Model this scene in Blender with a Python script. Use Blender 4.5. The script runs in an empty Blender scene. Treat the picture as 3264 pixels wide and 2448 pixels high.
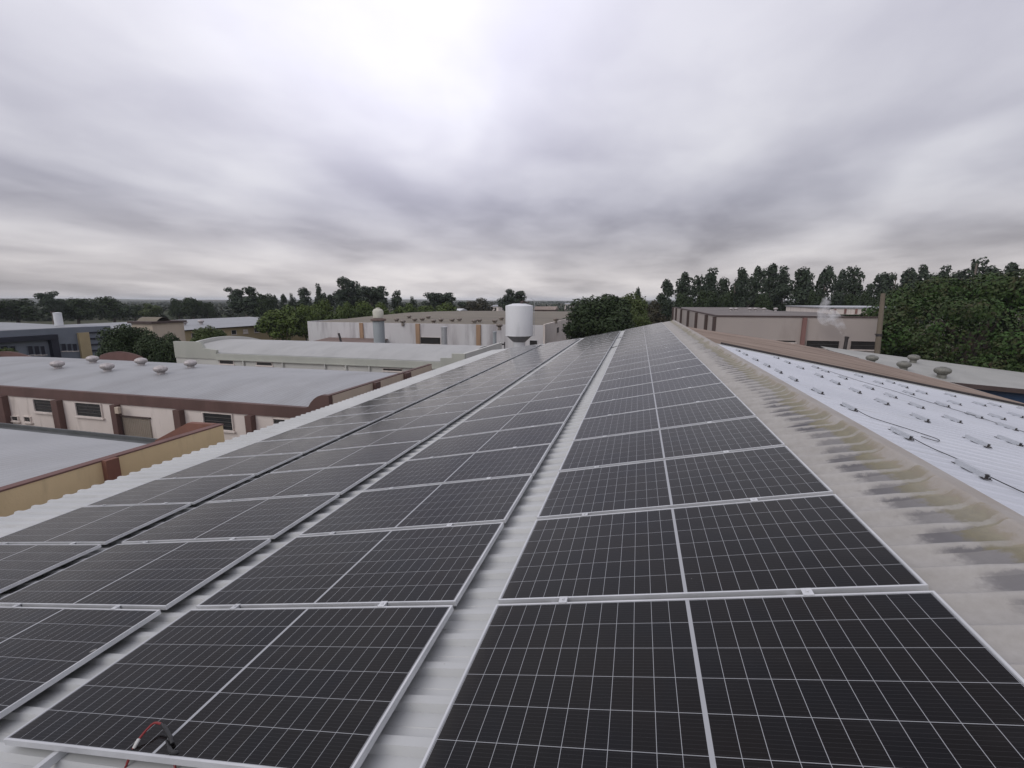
import bpy, math, random
import numpy as np
from mathutils import Vector, Matrix
random.seed(7)
R = math.radians
sc = bpy.context.scene
col = sc.collection
# ------------------------------------------------------------------ camera
F = 1468.0189
RC = np.array([[0.9651150930618101, 0.04719125365033941, -0.25753804131274055],
               [0.26182594240665497, -0.1732685896618986, 0.9494341323754079],
               [0.00018173376267149877, -0.9837433513958231, -0.17958002549658342]])
CW = np.array([0.7776241433837319, -2.483894652644469, 9.882026716542997])
SL = R(12.58587866642838)              # pitch of the panelled slope
cd = bpy.data.cameras.new('camera'); cam = bpy.data.objects.new('camera', cd); col.objects.link(cam)
m = Matrix.Identity(4)
for i in range(3):
    m[i][0], m[i][1], m[i][2], m[i][3] = RC[i][0], -RC[i][1], -RC[i][2], CW[i]
cam.matrix_world = m
cd.sensor_width = 36.0; cd.lens = F / 3264 * 36; cd.clip_start = 0.05; cd.clip_end = 20000
sc.camera = cam

def ray(px, py): return RC @ np.array([(px - 1632) / F, (py - 1224) / F, 1.0])
def at_x(px, py, X):
    r = ray(px, py); return CW + r * (X - CW[0]) / r[0]
def at_y(px, py, Y):
    r = ray(px, py); return CW + r * (Y - CW[1]) / r[1]
def at_z(px, py, Z):
    r = ray(px, py); return CW + r * (Z - CW[2]) / r[2]
def at_d(px, py, d): return CW + ray(px, py) * d
# ------------------------------------------------------------------ naming helpers
def tag(o, label=None, cat=None, group=None, kind=None):
    if label: o['label'] = label
    if cat: o['category'] = cat
    if group: o['group'] = group
    if kind: o['kind'] = kind
    return o
def empty(name, loc, rot=(0, 0, 0)):
    o = bpy.data.objects.new(name, None); col.objects.link(o)
    o.location = loc; o.rotation_euler = rot; o.empty_display_size = 0.3
    return o
KIDS = {}
def link(name, me, parent=None, loc=None, rot=None):
    o = bpy.data.objects.new(name, me); col.objects.link(o)
    if parent is not None:
        o.parent = parent; KIDS.setdefault(parent.name, []).append(o)
    if loc is not None: o.location = loc
    if rot is not None: o.rotation_euler = rot
    return o
def copy_tree(o, parent=None):
    c = o.copy(); col.objects.link(c)
    if parent is not None:
        c.parent = parent; KIDS.setdefault(parent.name, []).append(c)
    for ch in list(KIDS.get(o.name, [])): copy_tree(ch, c)
    return c
# ------------------------------------------------------------------ mesh helper
class MB:
    def __init__(s): s.v = []; s.f = []; s.off = (0, 0, 0)
    def add(s, vs, fs):
        n = len(s.v); s.v += [tuple(map(float, a)) for a in vs]; s.f += [tuple(i + n for i in f) for f in fs]
    def box(s, x0, x1, y0, y1, z0, z1):
        s.add([(x0, y0, z0), (x1, y0, z0), (x1, y1, z0), (x0, y1, z0), (x0, y0, z1), (x1, y0, z1), (x1, y1, z1), (x0, y1, z1)],
              [(0, 3, 2, 1), (4, 5, 6, 7), (0, 1, 5, 4), (1, 2, 6, 5), (2, 3, 7, 6), (3, 0, 4, 7)])
    def prism(s, poly, axis, a, b):
        # poly: 2D outline; axis: which axis is extruded from a to b ('x': poly=(y,z); 'y': (x,z); 'z': (x,y))
        def p(q, t):
            return {'x': (t, q[0], q[1]), 'y': (q[0], t, q[1]), 'z': (q[0], q[1], t)}[axis]
        n = len(poly); vs = [p(q, a) for q in poly] + [p(q, b) for q in poly]
        fs = [tuple(range(n)), tuple(range(2 * n - 1, n - 1, -1))]
        fs += [(i, i + n, (i + 1) % n + n, (i + 1) % n) for i in range(n)]
        s.add(vs, fs)
    def lathe(s, prof, c, seg=20, flute=0.0, nf=0):
        n = len(s.v); k = len(prof)
        for j in range(seg):
            a = 2 * math.pi * j / seg
            for (r, z) in prof:
                rr = r * (1 + (flute * math.cos(nf * a + 5 * z) if flute else 0))
                s.v.append((c[0] + rr * math.cos(a), c[1] + rr * math.sin(a), c[2] + z))
        for j in range(seg):
            for i in range(k - 1):
                a, b = n + j * k + i, n + ((j + 1) % seg) * k + i
                s.f.append((a, b, b + 1, a + 1))
        s.f.append(tuple(n + j * k + k - 1 for j in range(seg)))
        s.f.append(tuple(n + j * k for j in range(seg - 1, -1, -1)))
    def tube(s, pts, rad, seg=8):
        pts = [Vector(p) for p in pts]
        if not hasattr(rad, '__len__'): rad = [rad] * len(pts)
        n = len(s.v)
        for i, p in enumerate(pts):
            d = (pts[min(i + 1, len(pts) - 1)] - pts[max(i - 1, 0)]).normalized()
            up = Vector((0, 0, 1)) if abs(d.z) < 0.9 else Vector((1, 0, 0))
            a = d.cross(up).normalized(); b = d.cross(a)
            for j in range(seg):
                t = 2 * math.pi * j / seg
                s.v.append(tuple(p + (a * math.cos(t) + b * math.sin(t)) * rad[i]))
        for i in range(len(pts) - 1):
            for j in range(seg):
                q = n + i * seg; s.f.append((q + j, q + (j + 1) % seg, q + seg + (j + 1) % seg, q + seg + j))
        s.f.append(tuple(n + j for j in range(seg - 1, -1, -1)))
        s.f.append(tuple(n + (len(pts) - 1) * seg + j for j in range(seg)))
    def grid(s, rows):
        n = len(s.v); k = len(rows[0])
        for r in rows: s.v += [tuple(map(float, p)) for p in r]
        for i in range(len(rows) - 1):
            for j in range(k - 1):
                a = n + i * k + j; s.f.append((a, a + 1, a + k + 1, a + k))
    def mesh(s, name, mats, smooth=False):
        me = bpy.data.meshes.new(name)
        o = s.off
        me.from_pydata([(v[0] - o[0], v[1] - o[1], v[2] - o[2]) for v in s.v], [], s.f)
        me.validate(); me.update()
        for mm in (mats if isinstance(mats, (list, tuple)) else [mats]): me.materials.append(mm)
        import bmesh
        bm = bmesh.new(); bm.from_mesh(me); bmesh.ops.recalc_face_normals(bm, faces=bm.faces); bm.to_mesh(me); bm.free()
        if smooth:
            me.polygons.foreach_set('use_smooth', [True] * len(me.polygons)); me.set_sharp_from_angle(angle=R(38))
        return me
    def build(s, name, mats, parent=None, smooth=False, local=False):
        # coordinates are world ones unless local: shift them into the parent's frame
        if parent is not None and not local: s.off = tuple(parent.location)
        return link(name, s.mesh(name, mats, smooth), parent)
# ------------------------------------------------------------------ materials
def newmat(name):
    mt = bpy.data.materials.new(name); mt.use_nodes = True
    nt = mt.node_tree; b = nt.nodes['Principled BSDF']
    return mt, nt, b
def node(nt, t, **kw):
    n = nt.nodes.new(t)
    for k, v in kw.items(): setattr(n, k, v)
    return n
def mth(nt, op, a, b=None, clamp=False):
    n = nt.nodes.new('ShaderNodeMath'); n.operation = op; n.use_clamp = clamp
    for i, x in enumerate((a, b)):
        if x is None: continue
        if isinstance(x, (int, float)): n.inputs[i].default_value = x
        else: nt.links.new(x, n.inputs[i])
    return n.outputs[0]
def mixc(nt, fac, a, b):
    n = nt.nodes.new('ShaderNodeMix'); n.data_type = 'RGBA'; n.clamp_factor = True
    for sock, x in ((n.inputs[0], fac), (n.inputs[6], a), (n.inputs[7], b)):
        if isinstance(x, (int, float)): sock.default_value = x
        elif isinstance(x, tuple): sock.default_value = (*x[:3], 1)
        else: nt.links.new(x, sock)
    return n.outputs[2]
def coords(nt, scale=(1, 1, 1), kind='Object'):
    tc = node(nt, 'ShaderNodeTexCoord'); mp = node(nt, 'ShaderNodeMapping')
    mp.inputs['Scale'].default_value = scale
    nt.links.new(tc.outputs[kind], mp.inputs[0]); return mp.outputs[0]
def noise(nt, vec, scale, detail=4, rough=0.55, lo=0.35, hi=0.65):
    n = node(nt, 'ShaderNodeTexNoise'); n.inputs['Scale'].default_value = scale
    n.inputs['Detail'].default_value = detail; n.inputs['Roughness'].default_value = rough
    nt.links.new(vec, n.inputs['Vector'])
    mr = node(nt, 'ShaderNodeMapRange'); mr.inputs[1].default_value = lo; mr.inputs[2].default_value = hi
    nt.links.new(n.outputs[0], mr.inputs[0]); return mr.outputs[0]
def pm(name, c1, c2=None, scale=1.0, stretch=(1, 1, 1), rough=0.6, metal=0.0, bump=0.0, bscale=20, spec=0.4, c3=None, s3=4.0, st3=(1, 1, 1), lo3=0.55, hi3=0.75):
    mt, nt, b = newmat(name)
    c2 = c2 or tuple(x * 0.85 for x in c1)
    f = noise(nt, coords(nt, stretch), scale, 5)
    c = mixc(nt, f, c1, c2)
    if c3: c = mixc(nt, noise(nt, coords(nt, st3), s3, 6, 0.6, lo3, hi3), c, c3)
    nt.links.new(c, b.inputs['Base Color'])
    b.inputs['Roughness'].default_value = rough; b.inputs['Metallic'].default_value = metal
    b.inputs['Specular IOR Level'].default_value = spec
    if bump:
        bp = node(nt, 'ShaderNodeBump'); bp.inputs['Strength'].default_value = bump; bp.inputs['Distance'].default_value = 0.02
        nt.links.new(noise(nt, coords(nt), bscale, 3, 0.5, 0, 1), bp.inputs['Height']); nt.links.new(bp.outputs[0], b.inputs['Normal'])
    return mt
def sheet(name, c1, c2, pitch, axis, rough=0.5, metal=0.0, lines=0.12, stain=None, sscale=0.6, sst=(1, 1, 1), lo3=0.5, hi3=0.8):
    """Profiled roof sheet: fine rib relief across `axis` and patchy weathering."""
    mt, nt, b = newmat(name)
    c = mixc(nt, noise(nt, coords(nt, (1, 1, 1)), 0.35, 5), c1, c2)
    c = mixc(nt, noise(nt, coords(nt, sst), sscale * 3, 6, 0.65, 0.5, 0.8), c, tuple(x * 0.8 for x in c1))
    if stain: c = mixc(nt, noise(nt, coords(nt, sst), sscale, 6, 0.65, lo3, hi3), c, stain)
    nt.links.new(c, b.inputs['Base Color']); b.inputs['Roughness'].default_value = rough; b.inputs['Metallic'].default_value = metal
    tc = node(nt, 'ShaderNodeTexCoord'); sx = node(nt, 'ShaderNodeSeparateXYZ'); nt.links.new(tc.outputs['Object'], sx.inputs[0])
    s = mth(nt, 'SINE', mth(nt, 'MULTIPLY', sx.outputs[axis], 2 * math.pi / pitch))
    bp = node(nt, 'ShaderNodeBump'); bp.inputs['Strength'].default_value = lines; bp.inputs['Distance'].default_value = 0.05
    nt.links.new(s, bp.inputs['Height']); nt.links.new(bp.outputs[0], b.inputs['Normal'])
    return mt

M = {}
M['alu'] = pm('aluminium', (0.62, 0.63, 0.64), (0.52, 0.53, 0.54), 3, rough=0.42, metal=0.35)
M['palealu'] = pm('pale mill aluminium', (0.52, 0.54, 0.57), (0.46, 0.48, 0.51), 5, rough=0.5, metal=0.15)
M['darkgutter'] = pm('dull grey gutter', (0.10, 0.105, 0.105), (0.075, 0.08, 0.08), 2, rough=0.7)
M['zinc'] = pm('galvanised steel', (0.50, 0.51, 0.52), (0.38, 0.39, 0.40), 6, rough=0.45, metal=0.6)
M['vent'] = pm('turbine aluminium', (0.50, 0.47, 0.46), (0.36, 0.33, 0.32), 4, rough=0.5, metal=0.35)
M['vent_dirty'] = pm('weathered turbine', (0.17, 0.14, 0.12), (0.27, 0.24, 0.21), 3, rough=0.6, metal=0.3)
M['vent_green'] = pm('grey green turbine', (0.22, 0.215, 0.19), (0.15, 0.15, 0.13), 3, rough=0.5, metal=0.3)
M['cream'] = pm('cream plaster', (0.70, 0.635, 0.585), (0.63, 0.57, 0.52), 0.6, (1, 1, 0.4), 0.85, bump=0.15, c3=(0.40, 0.35, 0.31), s3=1.2, st3=(1.5, 1.5, 0.25))
M['beige'] = pm('beige plaster', (0.52, 0.44, 0.35), (0.46, 0.39, 0.31), 0.7, (1, 1, 0.4), 0.85, bump=0.15)
M['ochre'] = pm('ochre paint', (0.72, 0.575, 0.345), (0.66, 0.52, 0.305), 0.7, (1, 1, 0.4), 0.8, bump=0.2, c3=(0.57, 0.45, 0.27), s3=1.5, st3=(2, 2, 0.3))
M['brown'] = pm('brown paint', (0.125, 0.074, 0.064), (0.10, 0.06, 0.052), 0.8, (1, 1, 0.4), 0.75, bump=0.15, c3=(0.14, 0.08, 0.07), s3=1.5, st3=(1, 1, 0.3))
M['terracotta'] = pm('terracotta paint', (0.21, 0.095, 0.068), (0.17, 0.08, 0.058), 1.2, (1, 1, 0.5), 0.8, bump=0.15)
M['palegreen'] = pm('pale green grey paint', (0.42, 0.43, 0.38), (0.36, 0.37, 0.33), 0.5, (1, 1, 0.3), 0.8, bump=0.1)
M['offwhite'] = pm('off white paint', (0.56, 0.56, 0.52), (0.48, 0.48, 0.45), 0.5, (1, 1, 0.3), 0.8, bump=0.1)
M['dirtywhite'] = pm('stained white plaster', (0.61, 0.61, 0.61), (0.53, 0.51, 0.51), 0.12, (1, 1, 0.5), 0.9, bump=0.15, c3=(0.27, 0.25, 0.26), s3=0.35, st3=(1.6, 1.6, 0.22), lo3=0.5, hi3=0.75)
M['greybeige'] = pm('grey beige render', (0.41, 0.36, 0.33), (0.35, 0.31, 0.285), 0.15, (1, 1, 0.4), 0.9, bump=0.15, c3=(0.29, 0.25, 0.22), s3=0.3, st3=(1, 1, 0.2))
M['redbrown'] = pm('red brown pilaster paint', (0.25, 0.14, 0.12), (0.20, 0.11, 0.10), 1, (1, 1, 0.3), 0.85)
M['darkbrown'] = pm('dark brown pilaster paint', (0.09, 0.065, 0.06), (0.07, 0.05, 0.045), 1, (1, 1, 0.3), 0.85)
M['orange'] = pm('orange brown pilaster paint', (0.38, 0.25, 0.16), (0.30, 0.20, 0.13), 1, (1, 1, 0.3), 0.85)
M['dullbrown'] = pm('dull brown gable paint', (0.17, 0.095, 0.085), (0.14, 0.08, 0.07), 1.0, (1, 1, 0.4), 0.85, bump=0.15)
M['slate'] = pm('slate blue cladding', (0.17, 0.19, 0.22), (0.14, 0.16, 0.19), 0.6, rough=0.5)
M['navy'] = pm('dark navy cladding', (0.02, 0.022, 0.035), (0.016, 0.018, 0.03), 0.6, rough=0.4)
M['yellow'] = pm('yellow render', (0.40, 0.325, 0.19), (0.35, 0.28, 0.165), 0.6, rough=0.85)
M['glassdark'] = pm('dark window glass', (0.03, 0.034, 0.036), (0.02, 0.022, 0.024), 1, rough=0.12, spec=0.5)
M['void'] = pm('unlit opening', (0.022, 0.02, 0.019), (0.014, 0.013, 0.012), 1, rough=0.8)
M['mullion'] = pm('grey window bar', (0.075, 0.07, 0.066), None, 2, rough=0.5)
M['shutter'] = sheet('roller shutter', (0.30, 0.26, 0.21), (0.26, 0.22, 0.18), 0.12, 0, 0.55, 0.1, 0.4)
M['tank'] = pm('white tank paint', (0.66, 0.67, 0.68), (0.60, 0.61, 0.62), 0.6, (1, 1, 0.3), 0.5, c3=(0.52, 0.53, 0.54), s3=0.8, st3=(1.5, 1.5, 0.3))
M['tankcone'] = pm('grey tank cone paint', (0.30, 0.30, 0.31), (0.24, 0.24, 0.25), 0.8, rough=0.6)
M['creamtank'] = pm('cream tank', (0.52, 0.51, 0.43), (0.44, 0.43, 0.36), 1.2, rough=0.6)
M['concrete'] = pm('blue grey concrete', (0.33, 0.36, 0.37), (0.25, 0.27, 0.28), 0.5, (1, 1, 0.3), 0.9, bump=0.2, c3=(0.2, 0.2, 0.2), s3=0.7, st3=(1, 1, 0.3))
M['pole'] = pm('weathered pole', (0.16, 0.135, 0.10), (0.11, 0.09, 0.07), 1.5, (1, 1, 0.2), 0.9, bump=0.3)
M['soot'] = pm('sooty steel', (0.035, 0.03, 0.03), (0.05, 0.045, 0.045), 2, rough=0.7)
M['asphalt'] = pm('asphalt', (0.06, 0.058, 0.055), (0.045, 0.044, 0.042), 0.5, rough=0.95, bump=0.3)
M['red'] = pm('red cable sheath', (0.25, 0.032, 0.032), (0.19, 0.022, 0.022), 8, rough=0.45)
M['black'] = pm('black plastic', (0.015, 0.015, 0.016), (0.022, 0.022, 0.024), 8, rough=0.45)
M['whitetag'] = pm('white sleeve', (0.6, 0.6, 0.57), None, 8, rough=0.5)
M['blue'] = pm('blue sheeting', (0.02, 0.055, 0.12), (0.015, 0.035, 0.075), 0.8, rough=0.5)
M['bark'] = pm('bark', (0.10, 0.08, 0.065), (0.065, 0.05, 0.04), 1.5, (1, 1, 0.2), 0.95, bump=0.4)
M['palebark'] = pm('pale bark', (0.20, 0.17, 0.145), (0.12, 0.10, 0.085), 1.0, (1, 1, 0.15), 0.9, bump=0.3)
M['oldtile'] = pm('old brown roof tile', (0.20, 0.145, 0.125), (0.15, 0.11, 0.095), 0.6, rough=0.9)
# roof sheets
M['greyroof'] = sheet('grey metal sheet', (0.315, 0.32, 0.325), (0.275, 0.28, 0.285), 0.25, 0, 0.5, 0.1, 0.22, (0.215, 0.21, 0.205), 0.35, (1, .25, 1))
M['paleroof'] = sheet('pale grey metal sheet', (0.36, 0.365, 0.37), (0.32, 0.325, 0.33), 0.25, 0, 0.5, 0.1, 0.22, (0.28, 0.275, 0.27), 0.35, (1, .25, 1))
M['creamroof'] = sheet('greyish cream sheet', (0.375, 0.375, 0.36), (0.34, 0.34, 0.325), 0.25, 0, 0.55, 0.05, 0.03, (0.30, 0.30, 0.285), 0.35, (1, .25, 1))
M['farroof'] = sheet('far grey sheet', (0.27, 0.28, 0.29), (0.24, 0.25, 0.26), 0.5, 1, 0.55, 0.05, 0.1, (0.22, 0.22, 0.22), 0.2)
M['beigeroof'] = sheet('beige weathered sheet', (0.175, 0.15, 0.11), (0.15, 0.128, 0.095), 1.2, 1, 0.8, 0, 0.5, (0.115, 0.10, 0.078), 0.12, (0.3, 1.5, 1))
M['brownroof'] = sheet('brown fibre cement', (0.33, 0.265, 0.225), (0.27, 0.215, 0.18), 0.177, 1, 0.9, 0, 0.6, (0.15, 0.11, 0.09), 0.9, (0.12, 2.6, 1), 0.48, 0.7)
M['dullroof'] = sheet('dull grey green sheet', (0.36, 0.36, 0.335), (0.31, 0.31, 0.29), 0.3, 1, 0.7, 0, 0.1, (0.26, 0.26, 0.24), 0.25)
M['darkroof'] = sheet('grey brown fibre cement', (0.17, 0.15, 0.14), (0.13, 0.115, 0.105), 1.0, 1, 0.9, 0, 0.4, (0.21, 0.19, 0.18), 0.15)

def white_sheet(name, c1, c2):
    mt, nt, b = newmat(name)
    c = mixc(nt, noise(nt, coords(nt, (1, 1, 1)), 0.5, 5), c1, c2)
    c = mixc(nt, noise(nt, coords(nt, (0.5, 6, 1)), 1.2, 6, 0.7, 0.55, 0.85), c, (0.37, 0.37, 0.35))
    c = mixc(nt, noise(nt, coords(nt, (4, 4, 4)), 9, 2, 0.5, 0.74, 0.80), c, (0.26, 0.25, 0.23))
    nt.links.new(c, b.inputs['Base Color']); b.inputs['Roughness'].default_value = 0.4
    return mt
M['white'] = white_sheet('white painted roof sheet', (0.49, 0.50, 0.495), (0.43, 0.44, 0.435))
M['whiteblue'] = white_sheet('white coated roof sheet', (0.55, 0.57, 0.61), (0.49, 0.51, 0.55))

RP = 0.232      # rib pitch of the sheets
def cap_material():
    """Fibre cement ridge cap: dark run-off marks in the valleys, moss where the flap meets the crown."""
    mt, nt, b = newmat('mossy ridge cap')
    tc = node(nt, 'ShaderNodeTexCoord'); sx = node(nt, 'ShaderNodeSeparateXYZ'); nt.links.new(tc.outputs['Object'], sx.inputs[0])
    u, v = sx.outputs[0], sx.outputs[1]
    n1 = noise(nt, coords(nt, (1, 1, 1)), 2.2, 5, 0.6, 0.3, 0.7)
    n2 = noise(nt, coords(nt, (1, 0.25, 1)), 1.0, 4, 0.6, 0.3, 0.7)
    n3 = noise(nt, coords(nt, (3, 3, 3)), 7, 5, 0.6, 0.3, 0.7)
    base = mixc(nt, n1, (0.42, 0.405, 0.385), (0.35, 0.335, 0.315))
    base = mixc(nt, mth(nt, 'MULTIPLY', n3, 0.35), base, (0.25, 0.235, 0.21))
    # valley factor from the rib phase
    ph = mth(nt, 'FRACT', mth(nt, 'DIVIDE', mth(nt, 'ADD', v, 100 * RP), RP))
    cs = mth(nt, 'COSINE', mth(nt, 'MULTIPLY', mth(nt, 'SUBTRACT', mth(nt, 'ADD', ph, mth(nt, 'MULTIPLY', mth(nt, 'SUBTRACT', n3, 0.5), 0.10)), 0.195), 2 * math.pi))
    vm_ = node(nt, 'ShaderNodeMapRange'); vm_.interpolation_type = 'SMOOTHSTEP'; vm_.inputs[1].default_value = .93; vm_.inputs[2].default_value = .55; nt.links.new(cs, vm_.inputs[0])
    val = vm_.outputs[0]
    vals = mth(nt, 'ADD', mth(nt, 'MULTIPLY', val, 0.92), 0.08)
    vr = node(nt, 'ShaderNodeTexWhiteNoise'); vr.noise_dimensions = '1D'; nt.links.new(mth(nt, 'FLOOR', mth(nt, 'DIVIDE', mth(nt, 'ADD', v, 100 * RP), RP)), vr.inputs['W'])
    rowr = vr.outputs['Value']
    amt = mth(nt, 'ADD', mth(nt, 'MULTIPLY', n2, 0.45), mth(nt, 'ADD', mth(nt, 'MULTIPLY', rowr, 0.35), 0.3))
    wob = mth(nt, 'MULTIPLY', mth(nt, 'SUBTRACT', n3, 0.5), 0.06)
    uu = mth(nt, 'ADD', mth(nt, 'ADD', u, wob), mth(nt, 'MULTIPLY', mth(nt, 'SUBTRACT', rowr, 0.5), 0.10))
    def band(a, c, soft):
        r1 = node(nt, 'ShaderNodeMapRange'); r1.interpolation_type = 'SMOOTHSTEP'; r1.inputs[1].default_value = a - soft; r1.inputs[2].default_value = a + soft; nt.links.new(uu, r1.inputs[0])
        r2 = node(nt, 'ShaderNodeMapRange'); r2.interpolation_type = 'SMOOTHSTEP'; r2.inputs[1].default_value = c - soft; r2.inputs[2].default_value = c + soft; nt.links.new(uu, r2.inputs[0])
        return mth(nt, 'MULTIPLY', r1.outputs[0], mth(nt, 'SUBTRACT', 1.0, r2.outputs[0]))
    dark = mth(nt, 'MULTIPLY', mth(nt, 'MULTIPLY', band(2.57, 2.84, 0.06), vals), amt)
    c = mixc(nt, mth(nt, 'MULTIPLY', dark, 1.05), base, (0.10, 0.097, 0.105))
    amt2 = mth(nt, 'ADD', mth(nt, 'MULTIPLY', n2, 0.45), 0.6)
    grn = mth(nt, 'MULTIPLY', mth(nt, 'MULTIPLY', band(2.77, 2.955, 0.035), mth(nt, 'ADD', mth(nt, 'MULTIPLY', vals, 0.6), 0.4)), amt2)
    c = mixc(nt, mth(nt, 'MULTIPLY', grn, 0.95), c, mixc(nt, n3, (0.225, 0.20, 0.115), (0.15, 0.135, 0.08)))
    crown = band(2.91, 3.3, 0.02)
    c = mixc(nt, mth(nt, 'MULTIPLY', crown, mth(nt, 'ADD', mth(nt, 'MULTIPLY', n1, 0.4), 0.15)), c, (0.30, 0.25, 0.20))
    nt.links.new(c, b.inputs['Base Color']); b.inputs['Roughness'].default_value = 0.75
    bp = node(nt, 'ShaderNodeBump'); bp.inputs['Strength'].default_value = 0.2; bp.inputs['Distance'].default_value = 0.01
    nt.links.new(n3, bp.inputs['Height']); nt.links.new(bp.outputs[0], b.inputs['Normal'])
    return mt
M['cap'] = cap_material()

def glass_material():
    """Half-cut cells under glass: local x 0..2.278 (long side), y 0..1.134."""
    mt, nt, b = newmat('solar cells under glass')
    tc = node(nt, 'ShaderNodeTexCoord'); sx = node(nt, 'ShaderNodeSeparateXYZ'); nt.links.new(tc.outputs['Object'], sx.inputs[0])
    x, y = sx.outputs[0], sx.outputs[1]
    half = mth(nt, 'GREATER_THAN', x, 1.139)
    xl = mth(nt, 'SUBTRACT', x, mth(nt, 'ADD', 0.020, mth(nt, 'MULTIPLY', half, 1.128)))   # start of each half
    yl = mth(nt, 'SUBTRACT', y, 0.015)
    def lines(c, pitch, w):
        f = mth(nt, 'FRACT', mth(nt, 'ADD', mth(nt, 'DIVIDE', c, pitch), 10.5))
        return mth(nt, 'LESS_THAN', mth(nt, 'ABSOLUTE', mth(nt, 'SUBTRACT', f, 0.5)), w / 2 / pitch)
    gx = lines(xl, 0.0925, 0.0022); gy = lines(yl, 0.184, 0.0025)
    def outside(c, a, bb): return mth(nt, 'MAXIMUM', mth(nt, 'LESS_THAN', c, a), mth(nt, 'GREATER_THAN', c, bb))
    edge = mth(nt, 'MAXIMUM', outside(x, 0.0165, 2.2615), outside(y, 0.0125, 1.1215))
    mid = mth(nt, 'LESS_THAN', mth(nt, 'ABSOLUTE', mth(nt, 'SUBTRACT', x, 1.139)), 0.0095)
    white = mth(nt, 'MAXIMUM', mth(nt, 'MAXIMUM', gx, gy), mth(nt, 'MAXIMUM', edge, mid))
    bus = mth(nt, 'MULTIPLY', lines(mth(nt, 'ADD', yl, 0.0102), 0.0184, 0.0009), 0.22)
    # every cell its own slight hue
    cx = mth(nt, 'FLOOR', mth(nt, 'DIVIDE', xl, 0.0925)); cy = mth(nt, 'FLOOR', mth(nt, 'DIVIDE', yl, 0.184))
    cmb = node(nt, 'ShaderNodeCombineXYZ'); nt.links.new(mth(nt, 'ADD', cx, mth(nt, 'MULTIPLY', half, 30)), cmb.inputs[0]); nt.links.new(cy, cmb.inputs[1])
    oi = node(nt, 'ShaderNodeObjectInfo'); nt.links.new(mth(nt, 'MULTIPLY', oi.outputs['Random'], 91.7), cmb.inputs[2])
    wn = node(nt, 'ShaderNodeTexWhiteNoise'); nt.links.new(cmb.outputs[0], wn.inputs['Vector'])
    cell = mixc(nt, wn.outputs['Value'], (0.0040, 0.0034, 0.0040), (0.0028, 0.0038, 0.0066))
    cell = mixc(nt, noise(nt, coords(nt), 1.3, 3), cell, (0.0058, 0.0042, 0.0038))
    cell = mixc(nt, bus, cell, (0.16, 0.16, 0.17))
    dust = noise(nt, coords(nt, (1, 1.6, 1)), 2.5, 6, 0.65, 0.35, 0.8)
    cell = mixc(nt, mth(nt, 'ADD', mth(nt, 'MULTIPLY', dust, 0.007), 0.001), cell, (0.42, 0.38, 0.33))
    lowr = node(nt, 'ShaderNodeMapRange'); lowr.inputs[1].default_value = .16; lowr.inputs[2].default_value = .012; nt.links.new(mth(nt, 'ADD', x, mth(nt, 'MULTIPLY', dust, .08)), lowr.inputs[0])
    low2 = mth(nt, 'POWER', lowr.outputs[0], 2.0)
    cell = mixc(nt, mth(nt, 'MULTIPLY', low2, .05), cell, (0.40, 0.36, 0.30))
    cell = mixc(nt, mth(nt, 'MULTIPLY', noise(nt, coords(nt, (.35, 1.5, 1)), 3.0, 5, .6, .55, .8), .016), cell, (0.42, 0.40, 0.37))
    vadd = node(nt, 'ShaderNodeVectorMath'); vadd.operation = 'ADD'; cr_ = node(nt, 'ShaderNodeCombineXYZ'); nt.links.new(mth(nt, 'MULTIPLY', oi.outputs['Random'], 37.0), cr_.inputs[0]); nt.links.new(mth(nt, 'MULTIPLY', oi.outputs['Random'], 71.0), cr_.inputs[1])
    nt.links.new(tc.outputs['Object'], vadd.inputs[0]); nt.links.new(cr_.outputs[0], vadd.inputs[1])
    spot = noise(nt, vadd.outputs[0], 6.5, 3, .6, .745, .77)
    cell = mixc(nt, mth(nt, 'MULTIPLY', spot, .45), cell, (0.45, 0.44, 0.41))
    c = mixc(nt, white, cell, (0.36, 0.37, 0.385))
    nt.links.new(c, b.inputs['Base Color'])
    b.inputs['IOR'].default_value = 1.23
    b.inputs['Sheen Weight'].default_value = 0.065; b.inputs['Sheen Roughness'].default_value = 0.2; b.inputs['Sheen Tint'].default_value = (1.0, .91, .82, 1)
    b.inputs['Roughness'].default_value = 0.13
    rr = node(nt, 'ShaderNodeMapRange'); rr.inputs[3].default_value = 0.10; rr.inputs[4].default_value = 0.20; nt.links.new(dust, rr.inputs[0])
    nt.links.new(rr.outputs[0], b.inputs['Roughness'])
    return mt
M['cells'] = glass_material()

def leaf_material(name, ca, cb, cc, scale=0.5):
    mt, nt, b = newmat(name)
    v = coords(nt)
    g = node(nt, 'ShaderNodeNewGeometry')
    c = mixc(nt, noise(nt, v, scale, 3, 0.5, 0.35, 0.65), ca, cb)
    c = mixc(nt, noise(nt, v, scale * 5, 2, 0.5, 0.5, 0.7), c, cc)
    c = mixc(nt, mth(nt, 'MULTIPLY', g.outputs['Random Per Island'], 0.6), c, tuple(x * 0.55 for x in ca))
    oi = node(nt, 'ShaderNodeObjectInfo')
    c = mixc(nt, mth(nt, 'MULTIPLY', oi.outputs['Random'], 0.35), c, tuple(x * 0.7 for x in cb))
    nt.links.new(c, b.inputs['Base Color']); b.inputs['Roughness'].default_value = 0.65; b.inputs['Specular IOR Level'].default_value = 0.25
    return mt
M['leaf_mango'] = leaf_material('mango leaves', (0.050, 0.115, 0.022), (0.048, 0.060, 0.022), (0.066, 0.045, 0.026), 0.28)
M['leaf_dark'] = leaf_material('dark evergreen leaves', (0.030, 0.052, 0.018), (0.038, 0.060, 0.021), (0.048, 0.064, 0.024), 0.4)
M['leaf_olive'] = leaf_material('olive green leaves', (0.080, 0.112, 0.028), (0.058, 0.085, 0.025), (0.105, 0.118, 0.04), 0.35)
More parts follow.
